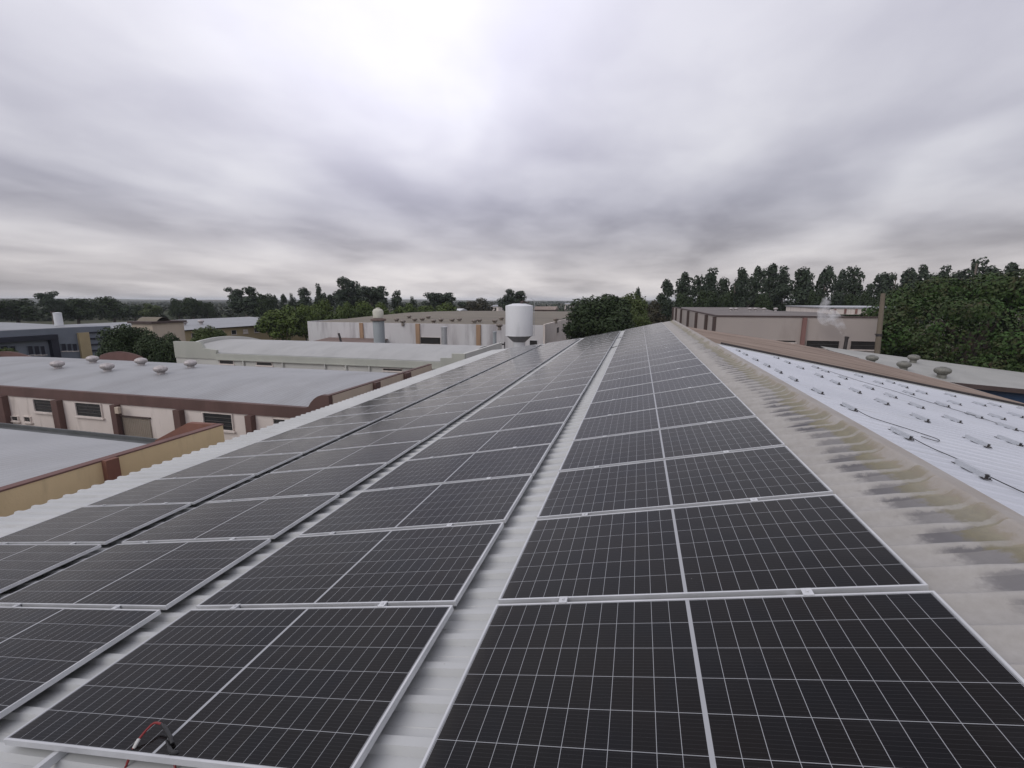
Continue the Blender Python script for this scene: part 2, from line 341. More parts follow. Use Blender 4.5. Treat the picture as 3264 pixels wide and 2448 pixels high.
M['leaf_bamboo'] = leaf_material('bamboo leaves', (0.10, 0.145, 0.03), (0.068, 0.105, 0.026), (0.12, 0.15, 0.04), 0.3)
M['leaf_gum'] = leaf_material('eucalyptus leaves', (0.046, 0.068, 0.038), (0.036, 0.054, 0.032), (0.062, 0.080, 0.048), 0.3)
M['leaf_scrub'] = leaf_material('dry scrub leaves', (0.07, 0.06, 0.035), (0.05, 0.052, 0.026), (0.085, 0.07, 0.045), 0.3)
M['leaf_far'] = leaf_material('far woodland leaves', (0.035, 0.05, 0.028), (0.05, 0.06, 0.032), (0.065, 0.065, 0.04), 0.01)

# ------------------------------------------------------------------ roof frame (our shed)
def Q(u): return 0.0055 * min(u, 0.0) ** 2
def roof_pt(u, v, n=0.0):
    n = n + Q(u)
    return (u * math.cos(SL) - n * math.sin(SL), v, 8.0 + u * math.sin(SL) + n * math.cos(SL))
g, dC, dB, dA = 0.0419, 0.3008, 0.3332, 0.2778
PITCH = 1.134 + g
RIB_TOP, VALLEY = -0.078, -0.112
def rib_profile(v0, v1):
    out = []; k = math.floor(v0 / RP)
    while k * RP < v1:
        b = k * RP
        for f, n in ((0.0, VALLEY), (0.09, RIB_TOP), (0.30, RIB_TOP), (0.39, VALLEY), (0.62, VALLEY), (0.64, VALLEY + 0.004), (0.66, VALLEY)):
            out.append((b + f * RP, n))
        k += 1
    return [p for p in out if v0 <= p[0] <= v1]
Y0, Y1, YW = -7.0, 29.0, 13.4
shed = empty('warehouse', (0, 11, 0))
tag(shed, 'long warehouse carrying the solar panels on its white ribbed roof with mossy ridge cap', 'warehouse')
us = [-9.40 + i * (3.0 + 9.40) / 16 for i in range(17)]
mb = MB(); prof = rib_profile(Y0, Y1)
mb.grid([[roof_pt(u, v, n) for u in us] for v, n in prof])
mb.build('roof_sheet', M['white'], shed)
# ridge cap, kept in roof coordinates so that its moss can follow the flap
cap = MB(); rows = []
vv = Y0
while vv < Y1:
    # rounded corrugation that dies out under the smooth crown
    ph = ((vv + 100 * RP) / RP) % 1.0
    wv = max(0.0, math.cos(2 * math.pi * (ph - 0.195))) ** 1.5 if math.cos(2 * math.pi * (ph - 0.195)) > 0 else -0.12 * abs(math.cos(2 * math.pi * (ph - 0.195)))
    row = []
    for u, k in ((1.95, 1), (2.4, 1), (2.66, .95), (2.76, .6), (2.83, .25), (2.90, .04)):
        row.append((u, vv, -0.100 + 0.050 * wv * k + (1 - k) * 0.030))
    row += [(2.94, vv, -0.056), (2.97, vv, -0.032), (2.99, vv, -0.026), (3.012, vv, -0.034), (3.06, vv, -0.064), (3.17, vv, -0.118)]
    rows.append(row); vv += RP / 14
cap.grid(rows)
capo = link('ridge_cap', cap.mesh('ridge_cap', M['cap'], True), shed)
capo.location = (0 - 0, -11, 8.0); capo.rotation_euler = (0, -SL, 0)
# right-hand slope
TH = R(11)
apex = Vector(roof_pt(2.99, 0, -0.02))
def right_pt(a, v, n=0.0, th=TH):
    return (apex.x + a * math.cos(th) + n * math.sin(th), v, apex.z - a * math.sin(th) + n * math.cos(th))
mb = MB(); pr2 = [(v, (n - RIB_TOP) * 0.28 - 0.074) for v, n in rib_profile(Y0, YW)]
mb.grid([[right_pt(a, v, n) for a in (0.0, 3, 6, 9, 12, 15, 18)] for v, n in pr2])
tag(mb.build('roof_sheet', M['whiteblue'], shed), 'white coated roof slope beyond the ridge')
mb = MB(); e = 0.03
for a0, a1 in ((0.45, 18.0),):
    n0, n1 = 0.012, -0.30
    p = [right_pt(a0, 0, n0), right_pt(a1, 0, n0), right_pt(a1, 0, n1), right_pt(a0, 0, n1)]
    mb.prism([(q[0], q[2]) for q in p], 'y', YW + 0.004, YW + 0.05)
mb.build('verge_shade_strip', M['soot'], shed)  # dark strip painting the shadowed step where the white slope drops to the brown
# white flashing strip along the far verge
mb = MB()
p = [right_pt(0.3, 0, -0.052), right_pt(18.0, 0, -0.052), right_pt(18, 0, -0.082), right_pt(0.3, 0, -0.082)]
mb.prism([(q[0], q[2]) for q in p], 'y', YW - 0.10, YW + 0.002)
mb.build('flashing', M['white'], shed)
# older brown slope further along
mb = MB(); rows = []
def brown_pt(a, v):
    th = 10.6 + 0.22 * a
    z = apex.z - 0.22 + (v - YW) / (27.6 - YW) * (float(np.interp(a, [0, 2.4, 5, 7.5, 9, 12, 15, 18], [.02, .08, .26, .40, .36, .26, .17, 0])) - .05) - sum(math.tan(R(10.6 + 0.22 * (k + .5) * a / 8)) * a / 8 for k in range(8))
    return (apex.x + a, v, z)
k = 0
while YW + 0.06 + k * 0.0443 < 27.6:
    v = YW + 0.06 + k * 0.0443
    rows.append([(p[0], p[1], p[2] + 0.03 * math.sin(k * math.pi / 2)) for p in (brown_pt(a, v) for a in (0.05, 2, 4, 6, 8, 10, 12, 14, 16, 18, 20))])
    k += 1
mb.grid(rows); tag(mb.build('old_roof_sheet', M['brownroof'], shed, True), 'brown fibre cement roof slope beyond the white one')
BA = (0.05, 2, 4, 6, 8, 10, 12, 14, 16, 18, 20)
mb = MB(); mb.grid([[(p[0], 27.62, p[2] + dz) for p in (brown_pt(a, 27.6) for a in BA[5:])] for dz in (0.05, -0.35)])
mb.grid([[(p[0], yy, p[2] + 0.05) for p in (brown_pt(a, 27.6) for a in BA[5:])] for yy in (27.62, 27.85)]); mb.build('gable_flashing', M['white'], shed)
mb = MB(); mb.grid([[(p[0], 28.1, p[2] + dz) for p in (brown_pt(a, 27.6) for a in BA[4:])] for dz in (0.05, -0.6)])
mb.grid([[(p[0], yy, p[2] + 0.05) for p in (brown_pt(a, 27.6) for a in BA[4:])] for yy in (28.1, 28.3)]); mb.build('valley_gutter', M['darkroof'], shed)
mb = MB(); mb.box(-8.9, 21, Y0 + 0.3, Y1 - 0.3, 0, 4.4); mb.box(-8.9, 3.0, Y0 + 0.3, Y1 - 0.3, 4.4, 6.0)
mb.build('wall', M['greybeige'], shed)

# ------------------------------------------------------------------ solar panels
ORD = ['', 'first', 'second', 'third', 'fourth', 'fifth', 'sixth', 'seventh', 'eighth', 'ninth', 'tenth', 'eleventh', 'twelfth', 'thirteenth',
       'fourteenth', 'fifteenth', 'sixteenth', 'seventeenth', 'eighteenth', 'nineteenth', 'twentieth', 'twenty-first', 'twenty-second',
       'twenty-third', 'twenty-fourth', 'twenty-fifth', 'twenty-sixth']
def make_panel():
    root = empty('solar_panel', (0, 0, 0))
    f = MB(); w, h, t, d = 2.278, 1.134, 0.0115, 0.035
    for (x0, x1, y0, y1) in ((0, w, 0, t), (0, w, h - t, h), (0, t, t, h - t), (w - t, w, t, h - t)):
        f.box(x0, x1, y0, y1, -d, 0)
    f.box(t, w - t, t, t + .02, -d, -d + 0.002); f.box(t, w - t, h - t - .02, h - t, -d, -d + 0.002)
    f.build('frame', M['alu'], root, local=True)
    gl = MB(); gl.box(t, w - t, t, h - t, -0.009, -0.0025); gl.build('glass', M['cells'], root, local=True)
    for uc in (0.43, 1.74):
        c = MB(); c.box(uc - .025, uc + .025, h - 0.009, h + g + 0.009, 0.0005, 0.004); c.box(uc - .022, uc + .022, h + 0.006, h + g - 0.006, -0.03, 0.0005)
        c.lathe([(0.008, 0.004), (0.008, 0.011), (0.002, 0.0115)], (uc, h + g / 2, 0), 8)
        c.build('clamp', M['alu'], root, local=True)
        r = MB(); x0 = uc - 0.09; ln = 0.20
        r.box(x0, x0 + .006, h + g / 2 - ln, h + g / 2 + ln, -0.0765, -0.0375); r.box(x0 + .034, x0 + .040, h + g / 2 - ln, h + g / 2 + ln, -0.0765, -0.0375)
        r.box(x0, x0 + .040, h + g / 2 - ln, h + g / 2 + ln, -0.0375, -0.0352)
        r.build('mounting_rail', M['alu'], root, local=True)
    return root
U0 = {'D': 0.0, 'C': -dC - 2.278, 'B': -dC - dB - 2 * 2.278, 'A': -dC - dB - dA - 3 * 2.278}
COLN = {'D': 'in the column beside the ridge', 'C': 'in the second column from the ridge', 'B': 'in the third column from the ridge',
        'A': 'in the lowest column along the eave'}
proto = make_panel(); first = True
for c in 'DCBA':
    for r_ in range(1, 26):
        o = proto if first else copy_tree(proto); first = False
        ua, ub = U0[c], U0[c] + 2.278
        p0, p1 = Vector(roof_pt(ua, 0)), Vector(roof_pt(ub, 0))
        ang = math.atan2(p1.z - p0.z, p1.x - p0.x)
        o.location = roof_pt(ua, (r_ - 2) * PITCH + g)
        jr = random.Random(r_ * 7 + ord(c))
        o.rotation_euler = (jr.uniform(-.004, .004), -ang + jr.uniform(-.0018, .0018), jr.uniform(-.0009, .0009))
        tag(o, 'dark solar panel %s, %s row from the front' % (COLN[c], ORD[r_]), 'solar panel', 'solar panels on the roof')
# front rails poking out below the nearest row
rail_lab = {('C', 0.43): 'short bare aluminium rail poking out under the nearest panel by its left corner',
            ('C', 1.74): 'short bare aluminium rail poking out under the front edge, near the gap'}
for (c, uc), lab in rail_lab.items():
    o = empty('mounting_rail', roof_pt(U0[c] + uc, -1.20)); o.rotation_euler = (0, -SL, 0)
    r = MB(); r.box(-.02, -.014, -.2, .2, -.0765, -.0375); r.box(.014, .02, -.2, .2, -.0765, -.0375); r.box(-.02, .02, -.2, .2, -.0375, -.0355)
    r.build('channel', M['alu'], o, local=True)
    r = MB()
    for yy in (-0.17, -0.06): r.lathe([(.007, -.0355), (.007, -.029), (.002, -.0285)], (0, yy, 0), 8)
    r.build('bolt', M['zinc'], o, local=True)
    tag(o, lab, 'mounting rail', 'bare rails at the front edge')

# ------------------------------------------------------------------ cables at the front edge of the second column
def onroof(px, py, n):
    nr = np.array([-math.sin(SL), 0, math.cos(SL)]); o0 = np.array([0, 0, 8.0])
    r = ray(px, py); t = (n - (CW - o0) @ nr) / (r @ nr); return tuple(CW + r * t)
def smooth_path(pts, k=6):
    pts = [Vector(p) for p in pts]; out = []
    for i in range(len(pts) - 1):
        p0, p1, p2, p3 = pts[max(i - 1, 0)], pts[i], pts[i + 1], pts[min(i + 2, len(pts) - 1)]
        for j in range(k):
            t = j / k
            out.append(0.5 * ((2 * p1) + (p2 - p0) * t + (2 * p0 - 5 * p1 + 4 * p2 - p3) * t * t + (3 * p1 - p0 - 3 * p2 + p3) * t ** 3))
    return out + [pts[-1]]
S8 = 800 / 2212
def cp(x, y, n): return onroof(x * S8, 1850 + y * S8, n)
cb = empty('cable_loop', cp(1110, 1650, -0.05)); tag(cb, 'red cable looped over the nearest panel frame and ending in a black plug', 'cable')
mb = MB(); mb.tube(smooth_path([cp(1060, 1760, -0.085), cp(1110, 1640, -0.06), cp(1165, 1500, 0.01), cp(1225, 1400, 0.04), cp(1300, 1310, 0.055), cp(1360, 1258, 0.06), cp(1425, 1265, 0.06)]), 0.0058, 8)
mb.build('sheath', M['red'], cb, True)
mb = MB(); mb.tube(smooth_path([cp(1182, 1475, 0.02), cp(1205, 1432, 0.035), cp(1222, 1402, 0.04)]), 0.0085, 8); mb.build('sleeve', M['whitetag'], cb, True)
mb = MB(); mb.tube(smooth_path([cp(1420, 1262, 0.06), cp(1455, 1300, 0.055), cp(1500, 1380, 0.045), cp(1520, 1440, 0.03)]), [0.006] * 4 + [0.010] * 10 + [0.009] * 5, 8); mb.build('connector', M['black'], cb, True)
cb2 = empty('cable_plug', cp(1540, 1600, -0.05)); tag(cb2, 'black cable tie and plug wrapped round the nearest panel frame, red lead below', 'cable')
mb = MB(); mb.tube(smooth_path([cp(1470, 1410, 0.035), cp(1485, 1460, 0.03), cp(1510, 1510, 0.022), cp(1560, 1520, 0.014), cp(1590, 1540, -0.01)]), [0.006] * 8 + [0.010] * 12 + [0.008] * 5, 8); mb.build('connector', M['black'], cb2, True)
mb = MB(); mb.tube(smooth_path([cp(1515, 1500, 0.02), cp(1530, 1560, -0.02), cp(1545, 1660, -0.06), cp(1550, 1760, -0.085)]), 0.0058, 8); mb.build('sheath', M['red'], cb2, True)
for (ya, lab) in ((17.6, 'dark cable crossing the bare strip between panel columns, nearer one'), (22.6, 'dark cable crossing the bare strip between panel columns, farther one')):
    mb = MB(); mb.tube(smooth_path([roof_pt(-dC - .05, ya, -.05), roof_pt(-dC + .06, ya + .02, -.06), roof_pt(-.15, ya + .10, -.066), roof_pt(.05, ya + .22, -.05)]), .012, 6)
    tag(mb.build('cable', M['black']), lab, 'cable', 'cables crossing the bare strip')
cb3 = empty('cable', cp(400, 1600, -0.08)); tag(cb3, 'red cable running under the nearest panel by the bare rail', 'cable')
mb = MB(); mb.tube(smooth_path([cp(620, 1470, -0.070), cp(490, 1540, -0.068), cp(400, 1600, -0.070), cp(280, 1690, -0.070), cp(200, 1780, -0.070)]), 0.006, 8); mb.build('sheath', M['red'], cb3, True)

# ------------------------------------------------------------------ rails and cables on the white slope
def make_bracket():
    root = empty('mounting_rail', (0, 0, 0)); root.rotation_euler = (0, TH, 0)
    r = MB(); L = 0.19
    r.box(-.020, -.014, -L, L, 0, .040); r.box(.014, .020, -L, L, 0, .040); r.box(-.020, .020, -L, L, .040, .044)
    r.build('channel', M['palealu'], root, local=True)
    for s_ in (-1, 1):
        r = MB(); r.box(-.032, .032, s_ * L - .02, s_ * L + .02, 0.0, .005); r.box(-.010, .010, s_ * L * .985 - .003, s_ * L * .985 + .003, .005, .038)
        r.lathe([(.007, .005), (.007, .014), (.003, .015)], (.025, s_ * L, 0), 8)
        r.build('foot', M['soot'], root, local=True)
    return root
rowsR = [(0.74, [2.24, 3.37, 4.69, 5.86, 7.1, 8.07, 8.98, 10.05, 11.21, 12.16]),
         (1.90, [1.75, 2.95, 4.11, 5.29, 6.39, 7.39, 8.32, 9.23, 10.48, 11.55, 12.6]),
         (2.72, [2.35, 3.6, 4.88, 6.04, 7.01, 7.89, 8.8, 10.09, 11.18, 11.91]),
         (3.88, [3.2, 4.35, 5.55, 6.72, 7.5, 8.42, 9.63, 11.0, 12.1]),
         (4.70, [3.5, 4.7, 5.9, 7.1, 8.25, 9.51, 10.73, 11.56, 12.2]),
         (5.95, [4.9, 6.1, 7.3, 8.5, 9.7, 10.82, 11.9]),
         (6.75, [5.6, 6.8, 8.0, 9.2, 10.4, 11.6]), (7.9, [6.6, 7.8, 9.0, 10.2, 11.4, 12.4]), (8.75, [7.4, 8.6, 9.8, 11.0, 12.1]), (9.9, [9.0, 10.2, 11.4, 12.4])]
br = make_bracket(); first = True
for i, (a, vs) in enumerate(rowsR):
    for j, v in enumerate(vs):
        o = br if first else copy_tree(br); first = False
        o.location = right_pt(a, v, -0.074)
        tag(o, 'grey rail bracket on white slope, %s row from the ridge, %s from the front' % (ORD[i + 1], ORD[j + 1]), 'rail bracket', 'rail brackets on the white slope')
def slope_cable(name, pts, lab):
    mb = MB(); mb.tube(smooth_path([right_pt(a, v, -0.070 + h) for a, v, h in pts], 5), 0.0042, 6)
    o = mb.build(name, M['black']); tag(o, lab, 'cable', 'cables on the white slope'); return o
slope_cable('cable', [(0.72, 3.15, .03), (0.78, 2.9, .01), (0.86, 2.6, .005), (0.80, 2.42, .01)], 'thin dark cable between the two nearest rail brackets by the ridge')
slope_cable('cable', [(0.72, 4.45, .03), (0.80, 4.2, .005), (1.05, 3.9, .005), (1.22, 3.62, .005), (1.12, 3.45, .005), (1.0, 3.5, .01)], 'thin dark cable curling away from the third bracket by the ridge')
slope_cable('cable', [(0.72, 2.05, .03), (0.85, 1.8, .005), (0.95, 1.5, .005), (0.9, 1.2, .005), (0.8, 0.9, .005)], 'thin dark cable trailing from the nearest bracket by the ridge')
slope_cable('cable', [(2.72, 11.9, .02), (3.0, 10.9, .005), (3.15, 10.2, .005), (3.4, 9.4, .01), (3.6, 8.5, .005), (3.85, 7.5, .01), (3.95, 6.7, .005), (4.1, 6.0, .01), (4.2, 5.3, .005), (4.45, 4.5, .01), (4.6, 3.8, .005)], 'long dark cable running down the middle of the white slope')
slope_cable('cable', [(2.72, 4.7, .02), (2.8, 4.4, .005), (3.0, 4.1, .005), (3.02, 3.9, .005), (2.95, 3.75, .01)], 'thin dark cable between brackets of the third row')

# ------------------------------------------------------------------ neighbours on the left
def win(parent, plane, c0, c1, z0, z1, pos, depth=0.12, frame=None, bars=0, glass=None, name='window'):
    """A recessed-looking window: frame proud of the wall, pane, sill. plane 'y': on a wall facing -Y at y=pos; 'x': facing +X at x=pos."""
    fr = MB(); br_ = MB(); t = 0.035
    def bx(mb, a0, a1, zz0, zz1, d0, d1):
        if plane == 'y': mb.box(a0, a1, pos - d1, pos - d0, zz0, zz1)
        else: mb.box(pos + d0, pos + d1, a0, a1, zz0, zz1)
    bx(fr, c0, c1, z1 - t, z1, 0.002, 0.07); bx(fr, c0, c1, z0, z0 + t, 0.002, 0.07)
    bx(fr, c0, c0 + t, z0 + t, z1 - t, 0.002, 0.07); bx(fr, c1 - t, c1, z0 + t, z1 - t, 0.002, 0.07)
    for k in range(bars):
        zz = z0 + t + (z1 - z0 - 2 * t) * (k + 1) / (bars + 1)
        bx(br_, c0 + t, c1 - t, zz - .015, zz + .015, 0.012, 0.035)
    w = fr.build(name, frame or M['cream'], parent)
    if bars: br_.off = tuple(parent.location); link('window_bars', br_.mesh('window_bars', M['mullion']), w)
    pn = MB(); bx(pn, c0 + t, c1 - t, z0 + t, z1 - t, 0.004, 0.010); pn.off = tuple(parent.location)
    link('pane', pn.mesh('pane', glass or M['glassdark']), w)
    sl = MB(); bx(sl, c0 - .08, c1 + .08, z0 - .07, z0 - .003, 0.002, 0.10); sl.off = tuple(parent.location)
    link('sill', sl.mesh('sill', M['cream']), w)
    return w
def barrel(mb, x0, x1, y0, y1, z0, rise, n=14, nx=6):
    rows = []
    for i in range(n + 1):
        t = i / n; y = y0 + (y1 - y0) * t; z = z0 + rise * (1 - (2 * t - 1) ** 2)
        rows.append([(x0 + (x1 - x0) * k / nx, y, z) for k in range(nx + 1)])
    mb.grid(rows)
XE = -12.0
# --- ochre walled shed
b1 = empty('yellow_shed', (-25, 1, 0)); tag(b1, 'low shed with ochre side wall, terracotta pilaster and plain grey roof, nearest on the left', 'shed')
mb = MB(); mb.box(XE - .2, XE, -9, 8.96, 0, 5.90); mb.build('wall', M['ochre'], b1)
mb = MB(); mb.box(XE - .23, XE + .012, -9, 8.99, 5.902, 5.94); mb.build('coping', M['dullbrown'], b1)
mb = MB(); mb.box(-45, XE - .202, 8.76, 8.96, 0, 4.98); mb.build('end_wall', M['cream'], b1)
mb = MB(); mb.prism([(-14.8, 5.0), (-14.75, 5.22), (-13.25, 5.93), (XE - .235, 5.95), (XE - .235, 5.0)], 'y', 8.78, 8.965)
mb.build('corner_parapet', M['terracotta'], b1)
q0, q1 = at_x(327, 1500, XE)[1], at_x(371, 1500, XE)[1]
mb = MB(); mb.box(XE + .003, XE + .16, q0, q1, 0, 5.93); mb.build('pilaster', M['terracotta'], b1)
mb = MB(); barrel(mb, -45, XE - .21, -9.2, 8.60, 5.14, 0.75); mb.build('roof', M['paleroof'], b1, True)
mb = MB(); mb.box(-45, -14.75, 8.58, 8.90, 5.0, 5.10); mb.box(-45, -14.75, 8.90, 8.97, 4.985, 5.22); mb.build('gutter', M['darkgutter'], b1)

# --- cream shed with brown fascia
YS = 14.34
b2 = empty('cream_shed', (-25, 19.5, 0)); tag(b2, 'cream shed with broad dark brown fascia and barrel roof topped by turbine vents', 'shed')
mb = MB(); mb.box(-48, XE, YS, 24.7, 0, 4.66); mb.build('wall', M['cream'], b2)
mb = MB()
for px0, px1, y in ((-40, -8, 1290), (8, 30, 1290), (184, 203, 1300), (369, 385, 1300), (570, 590, 1330), (796, 815, 1340)):
    X0, X1 = at_y(px0, y, YS)[0], at_y(px1, y, YS)[0]
    p = MB(); p.box(X0, X1, YS - .28, YS - .002, 0, 4.655); p.build('pilaster', M['brown'], b2)
arc = [(-13.25, 5.18)] + [(at_y(px, py, YS)[0], at_y(px, py, YS)[2]) for px, py in ((985, 1296), (993, 1282), (1003, 1271), (1014, 1263), (1026, 1259))] + [(XE - .002, 5.80), (XE - .002, 4.664)]
mb = MB(); mb.prism([(-48, 4.664), (-48, 5.18)] + arc, 'y', YS - .06, YS + .18); mb.build('fascia', M['brown'], b2)
mb = MB(); mb.box(XE - .2, XE, YS + .182, 24.7, 4.664, 5.76); mb.build('side_parapet', M['beige'], b2)
mb = MB(); mb.box(XE - .2, XE + .015, YS + .182, 24.7, 5.762, 5.80); mb.build('coping', M['brown'], b2)
for a, b_ in ((1187, 1202), (1286, 1302)):
    y0, y1 = at_x(a, 1225, XE)[1], at_x(b_, 1215, XE)[1]
    p = MB(); p.box(XE + .003, XE + .2, y0, y1, 0, 5.77); p.build('side_pilaster', M['brown'], b2)
p = MB(); p.box(XE + .001, XE + .02, YS + .19, 24.7, 0, 5.75); p.build('side_wall', M['beige'], b2)
mb = MB(); barrel(mb, -48, XE - .21, YS + .19, 24.6, 5.12, 0.40); mb.build('roof', M['greyroof'], b2, True)
mb = MB(); mb.box(-48, XE - .21, 24.602, 24.8, 4.664, 4.95); mb.build('rear_parapet', M['cream'], b2)
def wy(px0, py0, px1, py1, Y):
    a, c = at_y(px0, py0, Y), at_y(px1, py1, Y); return a[0], c[0], c[2], a[2]
for (x0, y0, x1, y1) in ((295, 1162, 500, 1272), (665, 1195, 912, 1312), (1790, 1285, 2065, 1425)):
    a0, a1, z0, z1 = wy(x0 * S8, 850 + y0 * S8, x1 * S8, 850 + y1 * S8, YS)
    win(b2, 'y', a0, a1, z0 - .14, min(z1 + .06, 4.62), YS, bars=3, glass=M['glassdark'])
a0, a1, z0, z1 = wy(872, 1332, 985, 1368, YS); win(b2, 'y', a0, a1, z0, z1, YS, bars=3)
for (x0, y0, x1, y1) in ((105, 1312, 175, 1362), (215, 1316, 285, 1372), (-90, 1150, 20, 1290)):
    a0, a1, z0, z1 = wy(x0 * S8, 850 + y0 * S8, x1 * S8, 850 + y1 * S8, YS); win(b2, 'y', a0, a1, z0, z1, YS, bars=1)
a0, a1, z0, z1 = wy(1085 * S8, 850 + 1325 * S8, 1345 * S8, 850 + 1480 * S8, YS)
mb = MB(); mb.box(a0, a1, YS - .05, YS - .003, z0 - 2.0, z1); dr = mb.build('shutter_door', M['shutter'], b2)
mb = MB(); mb.box(a0 - .35, a0 - .003, YS - .08, YS - .003, z0 - 2, z1 + .05); mb.box(a0 - .35, a1 + .05, YS - .12, YS - .003, z1 + .055, z1 + .10)
mb.off = tuple(b2.location); link('door_frame', mb.mesh('door_frame', M['darkbrown']), dr)
mb = MB()
pa = at_y(375, 1305, YS - .35)
mb.box(pa[0] - .12, pa[0] + .12, YS - .42, YS - .282, pa[2] - .2, pa[2] + .12); mb.build('wall_lamp', M['beige'], b2)
# brown curved gable end standing behind it on the left
def gable_wall(name, X0, X1, Y, zt, hump, lab):
    o = empty(name, ((X0 + X1) / 2, Y, 0)); tag(o, lab, 'gable wall', 'curved brown gable walls behind the cream shed')
    n = 16; pl = [(X0 + (X1 - X0) * i / n, zt + hump * math.sin(math.pi * min(1, i / n * 1.0)) ** 0.8) for i in range(n + 1)]
    mb = MB(); mb.prism([(X0, 0)] + pl + [(X1, 0)], 'y', Y, Y + .25); mb.build('wall', M['dullbrown'], o)
    mb = MB(); mb.tube([(x, Y + .12, z + .03) for x, z in pl], 0.07, 6); mb.build('coping', M['brown'], o)
    return o
a, b_ = at_y(-60, 1160, 27.5), at_y(118, 1149, 27.5); gable_wall('gable_wall', a[0], b_[0], 27.5, b_[2] - .1, 0.75, 'low curved terracotta gable at the left edge behind the cream shed')
a, b_ = at_y(315, 1128, 29.0), at_y(450, 1135, 29.0); gable_wall('gable_wall', a[0], b_[0], 29.0, a[2] - .25, 0.45, 'brown gable with a wavy top below the dark round tree')

# turbine vents -----------------------------------------------------------------
def make_turbine(mat):
    root = empty('turbine_vent', (0, 0, 0))
    mb = MB(); mb.lathe([(0.27, -0.3), (0.25, 0.02), (0.245, 0.13), (0.275, 0.155), (0.275, 0.18), (0.24, 0.185)], (0, 0, 0), 24); mb.build('base', mat, root, True, local=True)
    hp = [(.25, .186), (.34, .22), (.41, .28), (.445, .36), (.45, .43), (.43, .50), (.38, .56), (.30, .605), (.20, .636), (.10, .650), (.03, .653)]
    mb = MB(); mb.lathe(hp, (0, 0, 0), 96, 0.03, 24); mb.build('turbine_head', mat, root, True, local=True)
    mb = MB(); mb.lathe([(0.17, 0.640), (0.17, 0.662), (0.05, 0.668)], (0, 0, 0), 16); mb.build('cap', mat, root, local=True)
    return root
def put_turbines(proto, items, group, lab):
    for i, (loc, s, l) in enumerate(items):
        o = proto if i == 0 else copy_tree(proto)
        o.location = loc; o.scale = (s, s, s); o.rotation_euler = (0, 0, i * 0.37)
        tag(o, l, 'roof vent', group)
def barrel_z(y, y0, y1, z0, rise):
    t = (y - y0) / (y1 - y0); return z0 + rise * (1 - (2 * t - 1) ** 2)
it = []
lab2 = ['leftmost turbine vent on the cream shed, in front', 'turbine vent in the front pair of the cream shed roof, below the brown gable', 'turbine vent nearest the panels in the front row on the cream shed',
        'turbine vent in the rear row on the cream shed, by the yellow strip', 'turbine vent of the rear row just right of the wavy brown gable', 'rightmost turbine vent of the rear row on the cream shed']
for (px, py, yy), l in zip(((181, 1150, 18.4), (340, 1160, 18.4), (511, 1172, 18.4), (295, 1144, 21.0), (449, 1150, 21.0), (607, 1158, 21.0)), lab2):
    p = at_y(px, py, yy); it.append(((p[0], yy, barrel_z(yy, YS + .19, 24.6, 5.12, 0.40) - 0.02), 0.80, l))
put_turbines(make_turbine(M['vent']), it, 'turbine vents on the cream shed', 'x')

# --- pale shed behind
YP = 30.74
b3 = empty('pale_shed', (-30, 35, 0)); tag(b3, 'pale greenish white shed with smooth barrel roof and stepped parapet corners', 'shed')
xw = at_y(690, 1128, YP)[0]; xww = at_y(556, 1100, YP)[0]
zf1 = at_y(1062, 1141, YP)[2]; zf0 = at_y(1062, 1160, YP)[2]; zwt = at_y(600, 1089, YP)[2]
mb = MB(); mb.box(xww, XE, YP, 41, 0, zf0 - .002); mb.build('wall', M['offwhite'], b3)
zc = 5.78
st = [(xww, zf0), (xww, zwt), (at_y(640, 1090, YP)[0], zwt), (at_y(650, 1104, YP)[0], zwt - .55), (at_y(690, 1112, YP)[0], zwt - .7), (xw, zf1), (at_y(1405, 1150, YP)[0], zf1), (at_y(1405, 1150, YP)[0], at_y(1406, 1141, YP)[2]),
      (at_y(1441, 1141, YP)[0], at_y(1441, 1141, YP)[2]), (at_y(1441, 1141, YP)[0], zc), (XE, zc), (XE, zf0)]
mb = MB(); mb.prism(st, 'y', YP - .08, YP + .2); mb.build('fascia', M['palegreen'], b3)
mb = MB(); barrel(mb, xww + .32, XE - .26, YP + .21, 40.8, zf1 + .02, .74, 18); mb.build('roof', M['creamroof'], b3, True)
n = 18
for X, nm in ((XE, 'gable_parapet'), (xww + .3, 'gable_parapet')):
    pl = []
    for i in range(n + 1):
        t = i / n; y = YP + .202 + (40.8 - YP - .202) * t
        z = 5.78 if X > -20 else zf1 + .34 + .74 * (1 - (2 * t - 1) ** 2)
        pl.append((y, z))
    mb = MB(); mb.prism([(YP + .202, zf0)] + pl + [(40.8, zf0)], 'x', X - .25, X - .002); mb.build(nm, M['offwhite'], b3)
for (x0, y0, x1, y1) in ((0, 822, 130, 862), (325, 838, 470, 876), (1440, 892, 1615, 925)):
    a0, a1, z0, z1 = wy(700 + x0 * S8, 850 + y0 * S8, 700 + x1 * S8, 850 + y1 * S8, YP); win(b3, 'y', a0, a1, z0, z1, YP, bars=2)
for x in (220, 565, 935, 1120, 1325):
    X = at_y(700 + x * S8, 1165, YP)[0]
    mb = MB(); mb.tube([(X, YP - .12, zf0 - .01), (X, YP - .12, 0.2)], 0.07, 8); mb.build('downpipe', M['offwhite'], b3)
mb = MB(); mb.box(xw, XE - 2.0, YP - .20, YP - .082, zf0 - .04, zf0 + .02); mb.build('drip_edge', M['palegreen'], b3)

